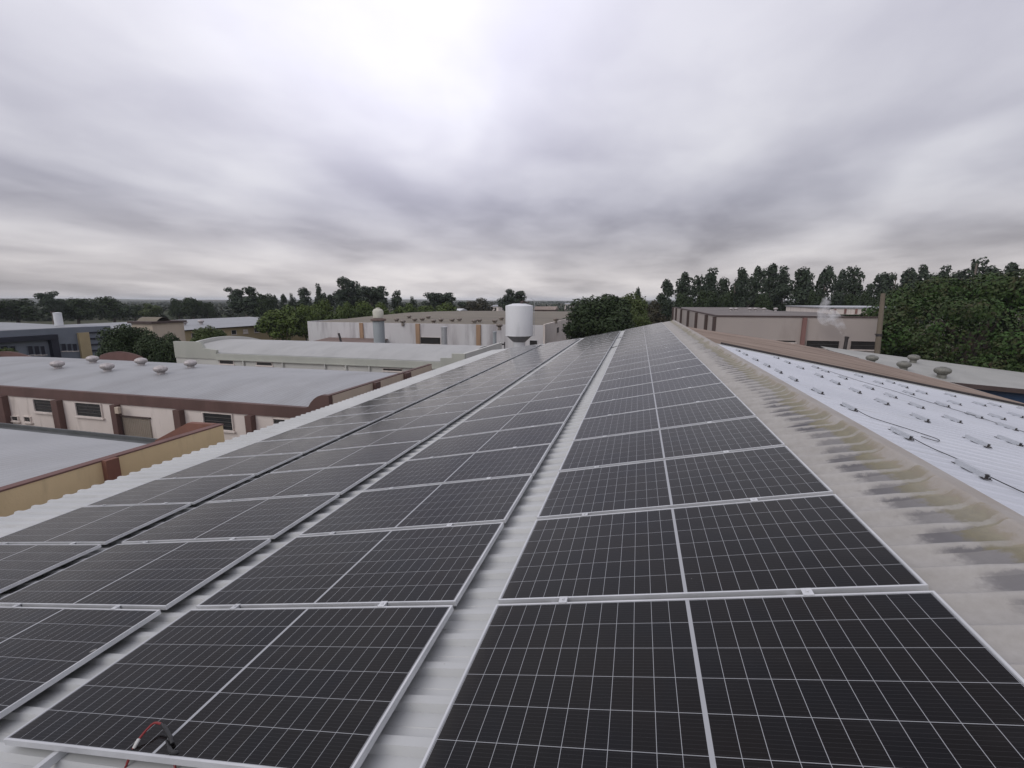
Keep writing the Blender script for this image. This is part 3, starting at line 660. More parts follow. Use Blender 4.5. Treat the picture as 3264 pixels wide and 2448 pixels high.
# --- long white walled hall
YL = 62.6; zL = 6.32
b4 = empty('white_hall', (-32, 95, 0)); tag(b4, 'long hall with stained white wall, orange pilasters and beige sheet roof dotted with vents', 'hall')
xl4 = at_y(984, 1030, YL)[0]
mb = MB(); mb.box(xl4, XE - .26, YL, YL + .25, 0, zL); mb.build('wall', M['dirtywhite'], b4)
mb = MB(); mb.box(XE - .25, XE, YL, 132, 0, zL + .12); mb.build('side_wall', M['cream'], b4)
mb = MB(); mb.box(xl4 - .25, xl4 - .002, YL, 138, 0, zL + .10); mb.build('side_wall', M['dirtywhite'], b4)
for px, w in ((1154, 1.0), (1333, 1.1), (1526, 1.1)):
    X = at_y(px, 1060, YL)[0]; mb = MB(); mb.box(X - w / 2 * .6, X + w / 2 * .6, YL - .25, YL - .003, 0, zL - .03); mb.build('pilaster', M['orange'], b4)
rows = []
for (y, z) in ((YL + .26, zL - .12), (80, zL + .30), (97, zL + .62), (115, zL + .50), (136, zL + .15)):
    rows.append([(xl4 + .02, y, z), (-40, y, z + .05), (-25, y, z + .05), (XE - .26, y, z)])
mb = MB(); mb.grid(rows); mb.build('roof', M['beigeroof'], b4)
a0, a1, z0, z1 = wy(1340, 1074, 1405, 1098, YL); win(b4, 'y', a0, a1, z0, z1, YL, frame=M['cream'], bars=0, glass=M['void'])
a0, a1, z0, z1 = wy(1688, 1084, 1713, 1101, YL); w_ = win(b4, 'y', a0, a1, z0, z1, YL, frame=M['tank'], bars=1, glass=M['void'])
for (pxa, pxb, pya, pyb) in ((1774, 1781, 1044, 1063), (1804, 1810, 1065, 1081)):
    y0, y1 = at_x(pxa, 1050, XE)[1], at_x(pxb, 1050, XE)[1]
    z1, z0 = at_x(pxa, pya, XE)[2], at_x(pxa, pyb, XE)[2]; win(b4, 'x', y0, y1, z0, z1, XE, bars=1, glass=M['void'])
# lean-to in front of it
lt = empty('lean_to', (-36, 57, 0)); tag(lt, 'low lean-to with brown stained roof against the white hall', 'lean-to')
a, b_ = at_y(990, 1090, 58.0), at_y(1186, 1092, 58.0)
mb = MB(); mb.prism([(54.5, 3.3), (62.5, at_y(1080, 1076, 62.5)[2]), (62.5, at_y(1080, 1076, 62.5)[2] - .15), (54.5, 3.15)], 'x', a[0], b_[0]); mb.build('roof', M['oldtile'], lt)
mb = MB(); mb.box(a[0] + .2, b_[0] - .2, 54.9, 55.1, 0, 3.14); mb.build('wall', M['dirtywhite'], lt)
mb = MB(); p = at_y(1088, 1090, 57.5); mb.tube([(p[0], 57.5, 3.4), (p[0] - .35, 57.5, at_y(1085, 1062, 57.5)[2])], 0.16, 8); fl = mb.build('flue', M['soot'], lt)

it = []; vl = []
sizes = [(1264, 1013), (1284, 1017), (1304, 1007), (1322, 1013), (1346, 1012), (1365, 1008), (1382, 1016), (1405, 1014), (1441, 1014), (1464, 1013), (1512, 1017), (1528, 1015), (1577, 1017), (1592, 1029), (1772, 1015), (1598, 1012)]
DIRL = 'weathered turbine vent on the beige hall roof, %s from the left'
order = sorted(range(len(sizes)), key=lambda i: sizes[i][0]); rank = {i: k + 1 for k, i in enumerate(order)}
for i, (px, py) in enumerate(sizes):
    p = at_z(px, py + 4, zL + .45)
    if p[1] > 118: p = at_d(px, py, 105)
    yy = p[1]
    zz = np.interp(yy, [62.8, 80, 97, 115, 136], [zL - .08, zL + .34, zL + .66, zL + .54, zL + .19])
    it.append(((p[0], yy, zz), 0.95, DIRL % ORD[rank[i]]))
put_turbines(make_turbine(M['vent_dirty']), it, 'turbine vents on the beige hall roof', 'x')

# --- elevated white tank
dt = 48.0
ctr = at_d(1655, 1000, dt); top = at_d(1655, 974, dt)[2]; bot = at_d(1655, 1069, dt)[2]; cone = at_d(1655, 1091, dt)[2]
wt = empty('water_tower', (ctr[0], ctr[1], 0)); tag(wt, 'tall white water tank on a tapered cone and narrow column', 'water tower')
rr = 44 / F * dt
mb = MB(); mb.lathe([(rr, bot), (rr, top - .05), (rr * .985, top), (rr * .55, top + .16), (rr * .5, top + .2), (0.05, top + .22)], (0, 0, 0), 40); mb.build('tank', M['tank'], wt, True, local=True)
mb = MB(); mb.lathe([(rr * .45, cone), (rr * .96, bot - .04), (rr * .96, bot - .002)], (0, 0, 0), 40); mb.build('cone', M['tankcone'], wt, local=True)
mb = MB(); mb.lathe([(rr * .43, 0), (rr * .43, cone - .003)], (0, 0, 0), 28); mb.build('column', M['tank'], wt, True, local=True)
mb = MB(); mb.lathe([(rr * 1.012, bot - .05), (rr * 1.012, bot + .05)], (0, 0, 0), 40)
for k in range(14):
    pass
mb.build('rim', M['tank'], wt, local=True)
mb = MB(); 
for s_ in (-.2, .2): mb.tube([(rr + .12, s_, bot - .1), (rr + .12, s_, top + .55), (rr - .25, s_, top + .75)], .022, 6)
for k in range(11): z = bot + k * .33; mb.tube([(rr + .12, -.2, z), (rr + .12, .2, z)], .015, 5)
ldo = mb.build('ladder', M['zinc'], wt, local=True); ldo.rotation_euler = (0, 0, R(10))
mb = MB(); mb.tube(smooth_path([(0.1, 0, top + .2), (0.2, 0, top + .42), (0.45, 0, top + .45), (0.8, 0, top + .3), (1.1, 0, top + .4)]), .05, 6); mb.lathe([(.16, top + .2), (.16, top + .42), (.04, top + .46)], (.35, -.2, 0), 10)
mb.build('inlet_pipe', M['darkbrown'], wt, local=True)
# --- cream tank on a concrete column
d2 = 54.0; c2 = at_d(1205, 1000, d2); r2 = 17 / F * d2; z1 = at_d(1205, 992, d2)[2]; z0 = at_d(1205, 1013, d2)[2]; zc2 = at_d(1205, 1016, d2)[2]
wt2 = empty('small_water_tower', (c2[0], c2[1], 0)); tag(wt2, 'small cream tank with domed lid on a thick concrete column', 'water tower')
mb = MB(); mb.lathe([(r2 * .95, z0), (r2, z1), (r2 * .75, z1 + .22), (r2 * .4, z1 + .30), (r2 * .38, z1 + .40), (.03, z1 + .42)], (0, 0, 0), 28); mb.build('tank', M['creamtank'], wt2, True, local=True)
mb = MB(); mb.lathe([(r2 * 1.02, 0), (r2 * 1.06, zc2 - 1.0), (r2 * 1.06, zc2 - .3)], (0, 0, 0), 28); mb.build('column', M['concrete'], wt2, True, local=True)
mb = MB(); mb.lathe([(r2 * 1.06, zc2 - .297), (r2 * 1.45, zc2 - .2), (r2 * 1.45, zc2 - .02), (r2 * .6, z0 - .002)], (0, 0, 0), 28); mb.build('platform', M['oldtile'], wt2, local=True)
# --- ducts and frame by the hall
def duct(px0, px1, py0, py1, Y, lab, mat):
    a, b_ = at_y(px0, py0, Y), at_y(px1, py0, Y)
    o = empty('exhaust_duct', ((a[0] + b_[0]) / 2, Y, 0)); w = (b_[0] - a[0]) / 2; zt = a[2]
    tag(o, lab, 'exhaust duct', 'grey exhaust ducts by the white hall')
    mb = MB(); mb.lathe([(w, 0), (w, zt - .25)], (0, 0, 0), 16); mb.build('pipe', mat, o, True, local=True)
    mb = MB(); mb.lathe([(w * 1.12, zt - .248), (w * 1.12, zt - .03), (w * .9, zt)], (0, 0, 0), 16); mb.build('cowl', mat, o, local=True)
duct(1407, 1424, 1041, 1100, 58, 'thick grey duct rising by the dark opening in the white hall', M['zinc'])
duct(1571, 1582, 1056, 1121, 52, 'grey duct rising beside the white water tower', M['concrete'])
pf = at_y(1600, 1095, 47); fr = empty('pipe_frame', (pf[0], 47, 0)); tag(fr, 'dark pipe frame between the grey duct and the white water tower', 'frame')
w = abs(at_y(1609, 1095, 47)[0] - at_y(1592, 1095, 47)[0]); zt = at_y(1600, 1090, 47)[2]
mb = MB()
for s_ in (-1, 1): mb.tube([(s_ * w / 2, 0, 0), (s_ * w / 2, 0, zt)], .06, 8)
mb.build('post', M['soot'], fr, local=True)
mb = MB(); mb.box(-w / 2 + .06, w / 2 - .06, -.05, .05, zt - .35, zt - .17); mb.build('crossbar', M['soot'], fr, local=True)

# --- slate blue office far left
XO = -62.0
b5 = empty('office_block', (-70, 36, 0)); tag(b5, 'slate blue office block with dark window strips and white roof, far left', 'office')
yA, yB = at_x(-120, 1063, XO)[1], at_x(351, 1038, XO)[1]; zO = 6.74
mb = MB(); mb.box(XO - 26, XO, yA - 8, yB, 0, zO); mb.build('wall', M['slate'], b5)
rows = [[(XO - .4, y, zO + .03), (XO - 13, y, zO + 1.05 + e_), (XO - 25.6, y, zO + .03)] for y, e_ in ((yA - 8, 0.0), (at_x(130, 1010, XO)[1] - 2, 0.0), (at_x(180, 1020, XO)[1] + 1, -.55), (yB - 2, -.75))]
mb = MB(); mb.grid(rows); mb.build('roof', M['farroof'], b5, True)
def xwin(par, X, pa, pb, ya, yb, glass, bars=0):
    y0, y1 = at_x(pa, (ya + yb) / 2, X)[1], at_x(pb, (ya + yb) / 2, X)[1]
    z1, z0 = at_x((pa + pb) / 2, ya, X)[2], at_x((pa + pb) / 2, yb, X)[2]
    return win(par, 'x', y0, y1, z0, z1, X, frame=M['slate'], bars=bars, glass=glass)
for pa, pb in ((0, 27), (32, 50), (87, 106), (108, 126), (128, 144)): xwin(b5, XO, pa, pb, 1102, 1131, M['navy'])
for pa, pb in ((194, 211), (213, 228), (230, 246)): xwin(b5, XO, pa, pb, 1095, 1119, M['navy'])
y0, y1 = at_x(-120, 1075, XO)[1], at_x(174, 1075, XO)[1]
z1, z0 = at_x(60, 1072, XO)[2], at_x(60, 1088, XO)[2]
mb = MB(); mb.box(XO + .003, XO + .6, y0, y1, z0, z1); mb.box(XO + .003, XO + .55, at_x(153, 1090, XO)[1], y1, 0, z0 - .002); mb.build('portal', M['navy'], b5)
y0, y1 = at_x(247, 1080, XO)[1], at_x(281, 1080, XO)[1]
mb = MB(); mb.box(XO + .003, XO + .3, y0, y1, 0, at_x(262, 1060, XO)[2]); mb.build('yellow_bay', M['yellow'], b5)
for k in range(5):
    ya = 1058 + k * 19; y0, y1 = at_x(284, ya, XO)[1], yB - .02
    zz = at_x(315, ya, XO)[2]; mb = MB(); mb.box(XO + .003, XO + .14, y0, y1, zz - .12, zz + .06); mb.build('louvre', M['navy'], b5)
p = at_x(185, 1015, -66.0); ch = empty('roof_tank', (p[0], p[1], 6.9)); tag(ch, 'white upright cylinder standing on the roof of the slate office', 'tank')
zt = at_x(185, 997, -66.0)[2] - 6.9
mb = MB(); mb.lathe([(.40, -.1), (.40, zt - .05)], (0, 0, 0), 20); mb.build('body', M['tank'], ch, True, local=True)
mb = MB(); mb.lathe([(.43, zt - .048), (.43, zt), (.1, zt + .06)], (0, 0, 0), 20); mb.build('lid', M['tank'], ch, local=True)
# --- far yellow hall
XF = -70.0
b6 = empty('yellow_hall', (-85, 60, 0)); tag(b6, 'far long grey roofed hall with yellow wall, behind the dark round tree', 'hall')
yA, yB = at_x(330, 1065, XF)[1], 84.0
mb = MB(); mb.box(-100, XF, 42, yB, 0, 4.9); mb.build('wall', M['yellow'], b6)
mb = MB(); mb.grid([[(XF + .7, y, 5.10), (-85, y, 6.1), (-100.5, y, 5.1)] for y in (41.5, 55, 70, yB + .5)]); mb.build('roof', M['farroof'], b6)
for i in range(10):
    y0 = 57 + i * 2.6; win(b6, 'x', y0, y0 + 1.1, 3.7, 4.5, XF, frame=M['cream'], bars=1, glass=M['cream'] if i % 3 == 1 else M['glassdark'])
b7 = empty('gatehouse', (-66, 50, 0)); tag(b7, 'small beige building with dark flat fascia and low domed roof behind the round tree', 'building')
ya, yb = at_x(407, 1040, -69.3)[1] + .3, at_x(588, 1040, -65.0)[1]; zt = at_x(500, 1031, -65.0)[2]
mb = MB(); mb.box(-69, -65.1, ya, yb, 0, zt); mb.build('wall', M['beige'], b7)
mb = MB(); mb.box(-69.3, -64.8, ya - .3, yb + .3, zt + .002, zt + .28); mb.build('fascia', M['darkbrown'], b7)
mb = MB(); barrel(mb, -69, -65.2, ya + .8, (ya + yb) / 2 + .5, zt + .285, .55, 10, 2); mb.build('roof', M['beigeroof'], b7, True)
vents = []
for i, (px, py) in enumerate(((524, 1022), (587, 1024), (640, 1022))):
    p = at_x(px, py, -76); vents.append(((p[0], p[1], 5.6), 1.1, ['turbine vent on the far grey hall roof beside the domed gatehouse', 'middle turbine vent on the far grey hall roof', 'rightmost turbine vent on the far grey hall roof'][i]))
put_turbines(make_turbine(M['vent']), vents, 'turbine vents on the far grey hall roof', 'x')

# ------------------------------------------------------------------ neighbours on the right
XR, YR = 8.1, 46.0
b8 = empty('grey_factory', (25, 70, 0)); tag(b8, 'large grey beige factory block with dark pilasters along its flank and flat corrugated roof', 'factory')
zR = at_y(2286, 1009, YR)[2]
xe8 = 21.6
mb = MB(); mb.box(XR + .25, xe8, YR, YR + .25, 0, zR); mb.build('wall', M['greybeige'], b8)
mb = MB(); mb.box(XR, XR + .248, YR, 104, 0, zR); mb.build('side_wall', M['greybeige'], b8)
mb = MB(); mb.box(xe8 - .25, xe8, YR + .252, 104, 0, zR - .3); mb.build('side_wall', M['greybeige'], b8)
rows = [[(XR + .252, y, z), (15, y, z), (xe8, y, z)] for y, z in ((YR + .26, zR - .25), (62, zR + .12), (75, zR - .05), (75.1, zR - .35), (90, zR + .25), (103, zR))]
mb = MB(); mb.grid(rows); mb.build('roof', M['darkroof'], b8)
mb = MB(); mb.box(XR - .06, xe8, YR - .08, YR + .3, zR + .002, zR + .12); mb.box(XR - .06, XR + .3, YR + .302, 104, zR + .002, zR + .10); mb.build('coping', M['darkbrown'], b8)
for px in (2293, 2256, 2223, 2196, 2173, 2156.5, 2146):
    y = at_x(px, 1020, XR)[1] if px < 2290 else YR + .1
    wd = 0.55 + (y - 46) * .012
    mb = MB(); mb.box(XR - .28, XR - .003, y, y + wd, 0, zR - .02); mb.build('pilaster', M['darkbrown'], b8)
X0, X1 = at_y(2554, 1050, YR)[0], at_y(2567, 1050, YR)[0]
mb = MB(); mb.box(X0, X1, YR - .25, YR - .003, 0, zR - .03); mb.build('front_pilaster', M['redbrown'], b8)
for (pa, ya, pb, yb) in ((2440, 1083, 2536, 1092), (2570, 1084, 2673, 1112), (2711, 1086, 2790, 1116)):
    a0, a1, z0, z1 = wy(pa, ya, pb, yb, YR); win(b8, 'y', a0, a1, z0, z1, YR, frame=M['greybeige'], bars=1, glass=M['void'])
# raised block on its roof, panelled
yb_ = 72.0
a, c = at_y(2645, 983, yb_), at_y(2960, 985, yb_)
mb = MB(); mb.box(a[0], c[0], yb_, yb_ + 20, zR - .4, a[2]); mb.build('upper_block', M['cream'], b8)
mb = MB(); mb.box(a[0] - .15, c[0], yb_ - .12, yb_ + 20, a[2] + .002, a[2] + .18); mb.build('upper_coping', M['zinc'], b8)
for px in (2660, 2693, 2728, 2768, 2815, 2860):
    X = at_y(px, 1000, yb_)[0]; mb = MB(); mb.box(X - .12, X + .12, yb_ - .1, yb_ - .003, zR - .3, a[2] - .02); mb.build('upper_pilaster', M['redbrown'], b8)
labs = ['first from the left', 'second from the left', 'third from the left', 'fourth from the left', 'rightmost']
its = []
for i, px in enumerate((2330, 2346, 2390, 2407, 2435, 2472)):
    p = at_z(px, 989, zR + .15); its.append(((p[0], min(p[1], 88), zR + .1), .62, 'small pale roof vent on the flat factory roof, %s from the left' % ORD[i + 1]))
put_turbines(make_turbine(M['vent']), its, 'roof vents on the flat factory roof', 'x')

# grey green roofed shed in front of the big tree
b9 = empty('low_shed', (24, 36, 0)); tag(b9, 'low shed with dull grey green roof and four large turbine vents, below the big tree', 'shed')
def r2pt(X, t):
    za = 4.80 - .070 * (X - 20.2); zb = 5.94 - .120 * (X - 17.2)
    return (X, 31.6 + t * 8.6, za + (zb - za) * (t ** 0.8) + 0.10 * math.sin(math.pi * t))
mb = MB(); mb.grid([[r2pt(15.2 + 2.4 * k, t) for k in range(9)] for t in (0, .15, .3, .45, .6, .75, .9, 1)]); mb.build('roof', M['dullroof'], b9, True)
mb = MB(); mb.grid([[(p[0], p[1] - .02, p[2] + dz) for p in (r2pt(15.2 + 2.4 * k, 0) for k in range(9))] for dz in (0.06, -.22)]); mb.build('eave_flashing', M['darkbrown'], b9)
mb = MB(); mb.box(15.6, 33.5, 32.0, 40, 0, 3.4); mb.build('wall', M['dullroof'], b9)
mb = MB(); mb.grid([[(x, 31.9, (4.80 - .070 * (x - 20.2) - .20) if k == 0 else 1.5) for x in (20.6, 24, 28, 33.5)] for k in (0, 1)])
mb.build('blue_panel', M['blue'], b9)
its = []
for (px, py, t, s, l) in ((2779, 1148, .35, .80, 'leftmost large grey turbine vent on the low shed, before the pole foot'), (2880, 1172, .22, .86, 'large grey turbine vent on the low shed, front one of the overlapping pair'),
                       (2909, 1163, .62, .80, 'large grey turbine vent on the low shed, rear one of the overlapping pair'), (3001, 1204, .12, .96, 'largest grey turbine vent, nearest on the low shed roof')):
    yy = 31.6 + t * 8.6; X = at_y(px, py, yy)[0]; its.append(((X, yy, r2pt(X, t)[2] + .05), s, l))
put_turbines(make_turbine(M['vent_green']), its, 'turbine vents on the low shed', 'x')
# pole
pb = at_d(2796, 1123, 40.0); pt = at_d(2815, 936, 40.0)
po = empty('utility_pole', (pb[0], pb[1], 0)); tag(po, 'tall weathered utility pole leaning slightly beside the big tree', 'utility pole')
dirv = Vector(pt - pb); base = Vector(pb) - dirv * (pb[2] / dirv.z); base -= Vector((pb[0], pb[1], 0)); tp = Vector(pt) - Vector((pb[0], pb[1], 0))
mb = MB(); mb.tube([base, base.lerp(tp, .5), tp], [.27, .225, .17], 14); mb.build('shaft', M['pole'], po, True, local=True)
q = base.lerp(tp, .66); mb = MB(); mb.tube([q - Vector((0, 0, .12)), q + Vector((0, 0, .12))], .235, 14); mb.tube([q + Vector((-.2, -.2, 0)), q + Vector((-.45, -.3, .1))], .03, 6); mb.build('band', M['soot'], po, local=True)
# smoking stack
p0, p1 = at_d(2688, 1115, 40.5), at_d(2696, 1072, 40.5)
st_ = empty('smoke_stack', (p0[0], p0[1], 0)); tag(st_, 'thin dark smoking stack in front of the factory wall', 'chimney')
mb = MB(); h = p1[2]; dx = (p1[0] - p0[0]); mb.tube([(-dx, 0, 0), (dx * .95, 0, h - .08)], .14, 12); mb.build('flue', M['soot'], st_, True, local=True)
mb = MB(); mb.tube([(dx * .94, 0, h - .16), (dx, 0, h)], .17, 12); mb.build('rim', M['soot'], st_, local=True)
def smoke_mat():
    mt = bpy.data.materials.new('white smoke'); mt.use_nodes = True; nt = mt.node_tree
    nt.nodes.remove(nt.nodes['Principled BSDF']); pv = node(nt, 'ShaderNodeVolumePrincipled')
    pv.inputs['Color'].default_value = (0.95, 0.95, 0.95, 1); pv.inputs['Anisotropy'].default_value = 0.1
    n = noise(nt, coords(nt, (1, 1, 1)), 1.6, 5, 0.65, 0.44, 0.70)
    nt.links.new(mth(nt, 'MULTIPLY', n, 2.2), pv.inputs['Density'])
    nt.links.new(pv.outputs[0], nt.nodes['Material Output'].inputs['Volume']); return mt
sp = [at_d(x, y, 40.5) for x, y in ((2696, 1070), (2688, 1056), (2672, 1030), (2655, 1014), (2635, 1008), (2628, 992), (2632, 968), (2626, 948))]
mb = MB(); mb.tube(smooth_path(sp, 4), list(np.interp(np.arange(29), [0, 4, 8, 12, 15, 19, 24, 28], [.15, .30, .42, .65, .85, .6, .45, .15])), 14)
sm = mb.build('smoke', smoke_mat(), None, True); tag(sm, 'white smoke drifting up from the thin dark stack', 'smoke', None, 'stuff')

# ------------------------------------------------------------------ vegetation
def leaf_mesh(name, lobes, n, size, mat, seed, shell=0.5, aspect=0.55, droop=0.0):
    rg = np.random.default_rng(seed)
    lb = np.array(lobes, float)                              # cx cy cz rx ry rz
    wgt = (lb[:, 3] * lb[:, 4] + lb[:, 4] * lb[:, 5] + lb[:, 3] * lb[:, 5]); wgt /= wgt.sum()
    idx = rg.choice(len(lb), n, p=wgt); L = lb[idx]
    d = rg.normal(size=(n, 3)); d /= np.linalg.norm(d, axis=1)[:, None]
    r = rg.uniform(0, 1, n) ** (1 / 3.0); r = shell + (1 - shell) * r + rg.normal(0, .07, n)
    c = L[:, :3] + d * L[:, 3:] * r[:, None]
    nrm = d + rg.normal(0, .55, (n, 3)); nrm[:, 2] += .35; nrm /= np.linalg.norm(nrm, axis=1)[:, None]
    t = np.cross(nrm, rg.normal(size=(n, 3))); t[:, 2] -= droop; t -= nrm * (t * nrm).sum(1)[:, None]; t /= np.linalg.norm(t, axis=1)[:, None]
    bt = np.cross(nrm, t); s = size * rg.uniform(.6, 1.35, n)[:, None]
    fold = nrm * s * .18
    v = np.stack([c - t * s, c + bt * s * aspect + fold, c + t * s, c - bt * s * aspect + fold], 1).reshape(-1, 3)
    me = bpy.data.meshes.new(name)
    me.vertices.add(4 * n); me.vertices.foreach_set('co', v.astype(np.float32).ravel())
    me.loops.add(4 * n); me.loops.foreach_set('vertex_index', np.arange(4 * n, dtype=np.int32))
    me.polygons.add(n); me.polygons.foreach_set('loop_start', np.arange(0, 4 * n, 4, dtype=np.int32)); me.polygons.foreach_set('loop_total', np.full(n, 4, dtype=np.int32))
    me.update(); me.validate(); me.materials.append(mat); return me
def trunk_mesh(name, h, r, mat, limbs, seed):
    rr_ = random.Random(seed); mb = MB()
    mb.tube([(0, 0, -.3), (rr_.uniform(-.1, .1) * h * .1, 0, h * .4), (rr_.uniform(-.3, .3) * r * 3, rr_.uniform(-.3, .3) * r * 3, h)], [r * 1.25, r * .9, r * .45], 9)
    for (x, y, z) in limbs:
        z0 = h * rr_.uniform(.45, .85); mb.tube([(0, 0, z0), (x * .5, y * .5, (z0 + z) / 2 + .1), (x, y, z)], [r * .45, r * .3, r * .1], 6)
    return mb.mesh(name, mat, True)
def round_lobes(rx, rz, cz, n, seed, sub=0.42, low=-.55):
    rg = random.Random(seed); out = [(0, 0, cz, rx * .72, rx * .72, rz * .72)]
    for k in range(n):
        a = rg.uniform(0, 2 * math.pi); e = math.asin(rg.uniform(low, .98)); q = rg.uniform(.62, .86); s = rg.uniform(.6, 1.15) * sub
        out.append((rx * q * math.cos(a) * math.cos(e), rx * q * math.sin(a) * math.cos(e), cz + rz * q * math.sin(e), rx * s, rx * s, rz * s * .8))
    return out
def gum_lobes(h, w, seed, lean=0.0):
    rg = random.Random(seed); out = []; z = h * rg.uniform(.26, .36)
    while z < h * .90:
        f = (z / h); ww = w * (1.05 - abs(f - .58) * 1.15)
        for _ in range(3):
            a = rg.uniform(0, 6.28); q = rg.uniform(.15, .75) * ww
            s = rg.uniform(.32, .55) * ww; out.append((q * math.cos(a) + lean * f, q * math.sin(a), z + rg.uniform(-.4, .6), s, s, s * rg.uniform(.8, 1.25)))
        z += h * rg.uniform(.07, .11)
    out.append((lean, 0, h * .93, w * .34, w * .34, h * .075)); return out
TREES = {}
def tree_kind(key, lobes, n, size, leaf, trunk_h, trunk_r, bark, seed, **kw):
    lm = leaf_mesh(key + '_crown', lobes, n, size, M[leaf], seed, **kw)
    lim = [(l[0], l[1], l[2]) for l in lobes[1:9]]
    TREES[key] = (lm, trunk_mesh(key + '_trunk', trunk_h, trunk_r, M[bark], lim, seed))
def tree(name, key, loc, sx, sz, rot, label, group):
    o = empty(name, loc, (0, 0, rot)); o.scale = (sx, sx, sz)
    link('crown', TREES[key][0], o); link('trunk', TREES[key][1], o)
    tag(o, label, 'tree', group); return o
# unit trees are 10 m tall, about 6 m wide (scaled when placed)
for k in range(3): tree_kind('round%d' % k, round_lobes(3.2, 4.0, 6.0, 26, 40 + k), 5200, .27, ['leaf_dark', 'leaf_dark', 'leaf_olive'][k], 6.5, .28, 'bark', k)
for k in range(3): tree_kind('bamboo%d' % k, round_lobes(3.2, 4.2, 5.8, 34, 60 + k, .36), 6500, .26, 'leaf_bamboo', 5.5, .2, 'bark', 10 + k, droop=.8)
for k in range(6): tree_kind('gum%d' % k, gum_lobes(10, 2.0, 80 + k, random.Random(k).uniform(-.5, .5)), 2600, .23, 'leaf_gum', 9.3, .16, 'palebark', 20 + k, shell=.35)
def broad_gum_lobes(seed):
    rg_ = random.Random(seed); out = []
    heads = [(rg_.uniform(-1.5, -.6), rg_.uniform(-.6, .6), 7.6 + rg_.uniform(-.5, .5)), (rg_.uniform(.6, 1.5), rg_.uniform(-.6, .6), 8.0 + rg_.uniform(-.6, .4)), (rg_.uniform(-.5, .5), rg_.uniform(-1, 1), 6.2), (rg_.uniform(-1.6, 1.6), 0, 5.0), (1.4, .3, 5.4)]
    for (hx, hy, hz) in heads:
        for _ in range(9):
            s_ = rg_.uniform(.55, 1.0); out.append((hx + rg_.gauss(0, .62), hy + rg_.gauss(0, .6), min(9.2, hz + rg_.gauss(0, .75)), s_, s_, s_ * .85))
    return out
for k in range(3): tree_kind('broadgum%d' % k, broad_gum_lobes(501 + k), 7000, .19, 'leaf_gum', 6.5, .22, 'palebark', 30 + k, shell=.4)
for k in range(2): tree_kind('scrub%d' % k, round_lobes(3.4, 3.8, 5.6, 22, 90 + k), 2600, .3, 'leaf_scrub', 5, .2, 'bark', 50 + k, shell=.3)
def px_tree(name, key, pl, pr, pt_, d, label, group, wide=6.6):
    p = at_d((pl + pr) / 2, pt_, d); H = p[2]; W = (pr - pl) / F * d
    # crowns are built 10 m tall and `wide` m across
    return tree(name, key, (p[0], p[1], 0), W / wide, H / 10.0, (pl * 1.7) % 6.28, label, group)
G1 = 'trees along the left horizon'
LT = [('round_tree', 'round0', -20, 110, 951, 150, 'dark spreading tree at the left edge above the office roof'),
      ('round_tree', 'broadgum0', 116, 190, 924, 140, 'tall ragged tree left of the white roof cylinder'),
      ('round_tree', 'round1', 185, 292, 949, 150, 'broad dark tree just right of the ragged tall one'),
      ('round_tree', 'round0', 308, 398, 944, 160, 'dome shaped dark tree standing clear on the left horizon'),
      ('round_tree', 'round1', 395, 455, 972, 190, 'low dark tree right of the dome shaped one'),
      ('round_tree', 'round2', 448, 505, 966, 190, 'small rounded tree left of the grey vents'),
      ('round_tree', 'round0', 540, 585, 950, 180, 'narrow dark tree with flat crown above the far grey roof'),
      ('round_tree', 'round1', 578, 640, 947, 175, 'dark two headed tree above the far grey roof'),
      ('round_tree', 'round0', 630, 685, 962, 185, 'lower dark tree right of the two headed one'),
      ('gum_tree', 'broadgum1', 722, 832, 912, 150, 'large eucalyptus with open crown, tallest left of the bamboo'),
      ('round_tree', 'round1', 808, 872, 934, 150, 'dark tree leaning against the large open eucalyptus'),
      ('gum_tree', 'gum0', 862, 888, 940, 170, 'small slim eucalyptus, first of three in a row'),
      ('gum_tree', 'gum1', 886, 916, 936, 170, 'small slim eucalyptus, second of three in a row'),
      ('gum_tree', 'gum2', 912, 942, 934, 170, 'small slim eucalyptus, third of three in a row'),
      ('gum_tree', 'gum3', 940, 996, 915, 165, 'pointed eucalyptus standing alone above the bamboo'),
      ('gum_tree', 'gum4', 994, 1034, 902, 165, 'narrow two tufted eucalyptus next to the pointed one'),
      ('gum_tree', 'broadgum0', 1022, 1066, 930, 165, 'low eucalyptus between the two tufted and the broadest one'),
      ('gum_tree', 'broadgum1', 1050, 1150, 882, 160, 'broadest eucalyptus with double crown on the left skyline'),
      ('gum_tree', 'broadgum2', 1138, 1236, 893, 160, 'wide eucalyptus with sloping crown beside the double crowned one'),
      ('gum_tree', 'gum5', 1244, 1284, 924, 170, 'slim pointed eucalyptus above the small cream tank'),
      ('gum_tree', 'gum2', 1296, 1330, 944, 170, 'short eucalyptus poking over the bamboo row'),
      ('gum_tree', 'broadgum2', 1356, 1454, 917, 165, 'eucalyptus with domed crown at the right end of the bamboo row'),
      ('round_tree', 'scrub0', 1474, 1572, 947, 190, 'low dark bush between the bamboo row and white tank'),
      ('gum_tree', 'broadgum0', 1602, 1682, 918, 175, 'eucalyptus showing above the white water tower')]
for (nm, key, a, b_, t, d, lab) in LT: px_tree(nm, key, a, b_, t, d, lab, G1, 5.0 if 'broad' in key else (4.3 if 'gum' in key else 6.6))
G2 = 'bamboo clumps behind the white hall'
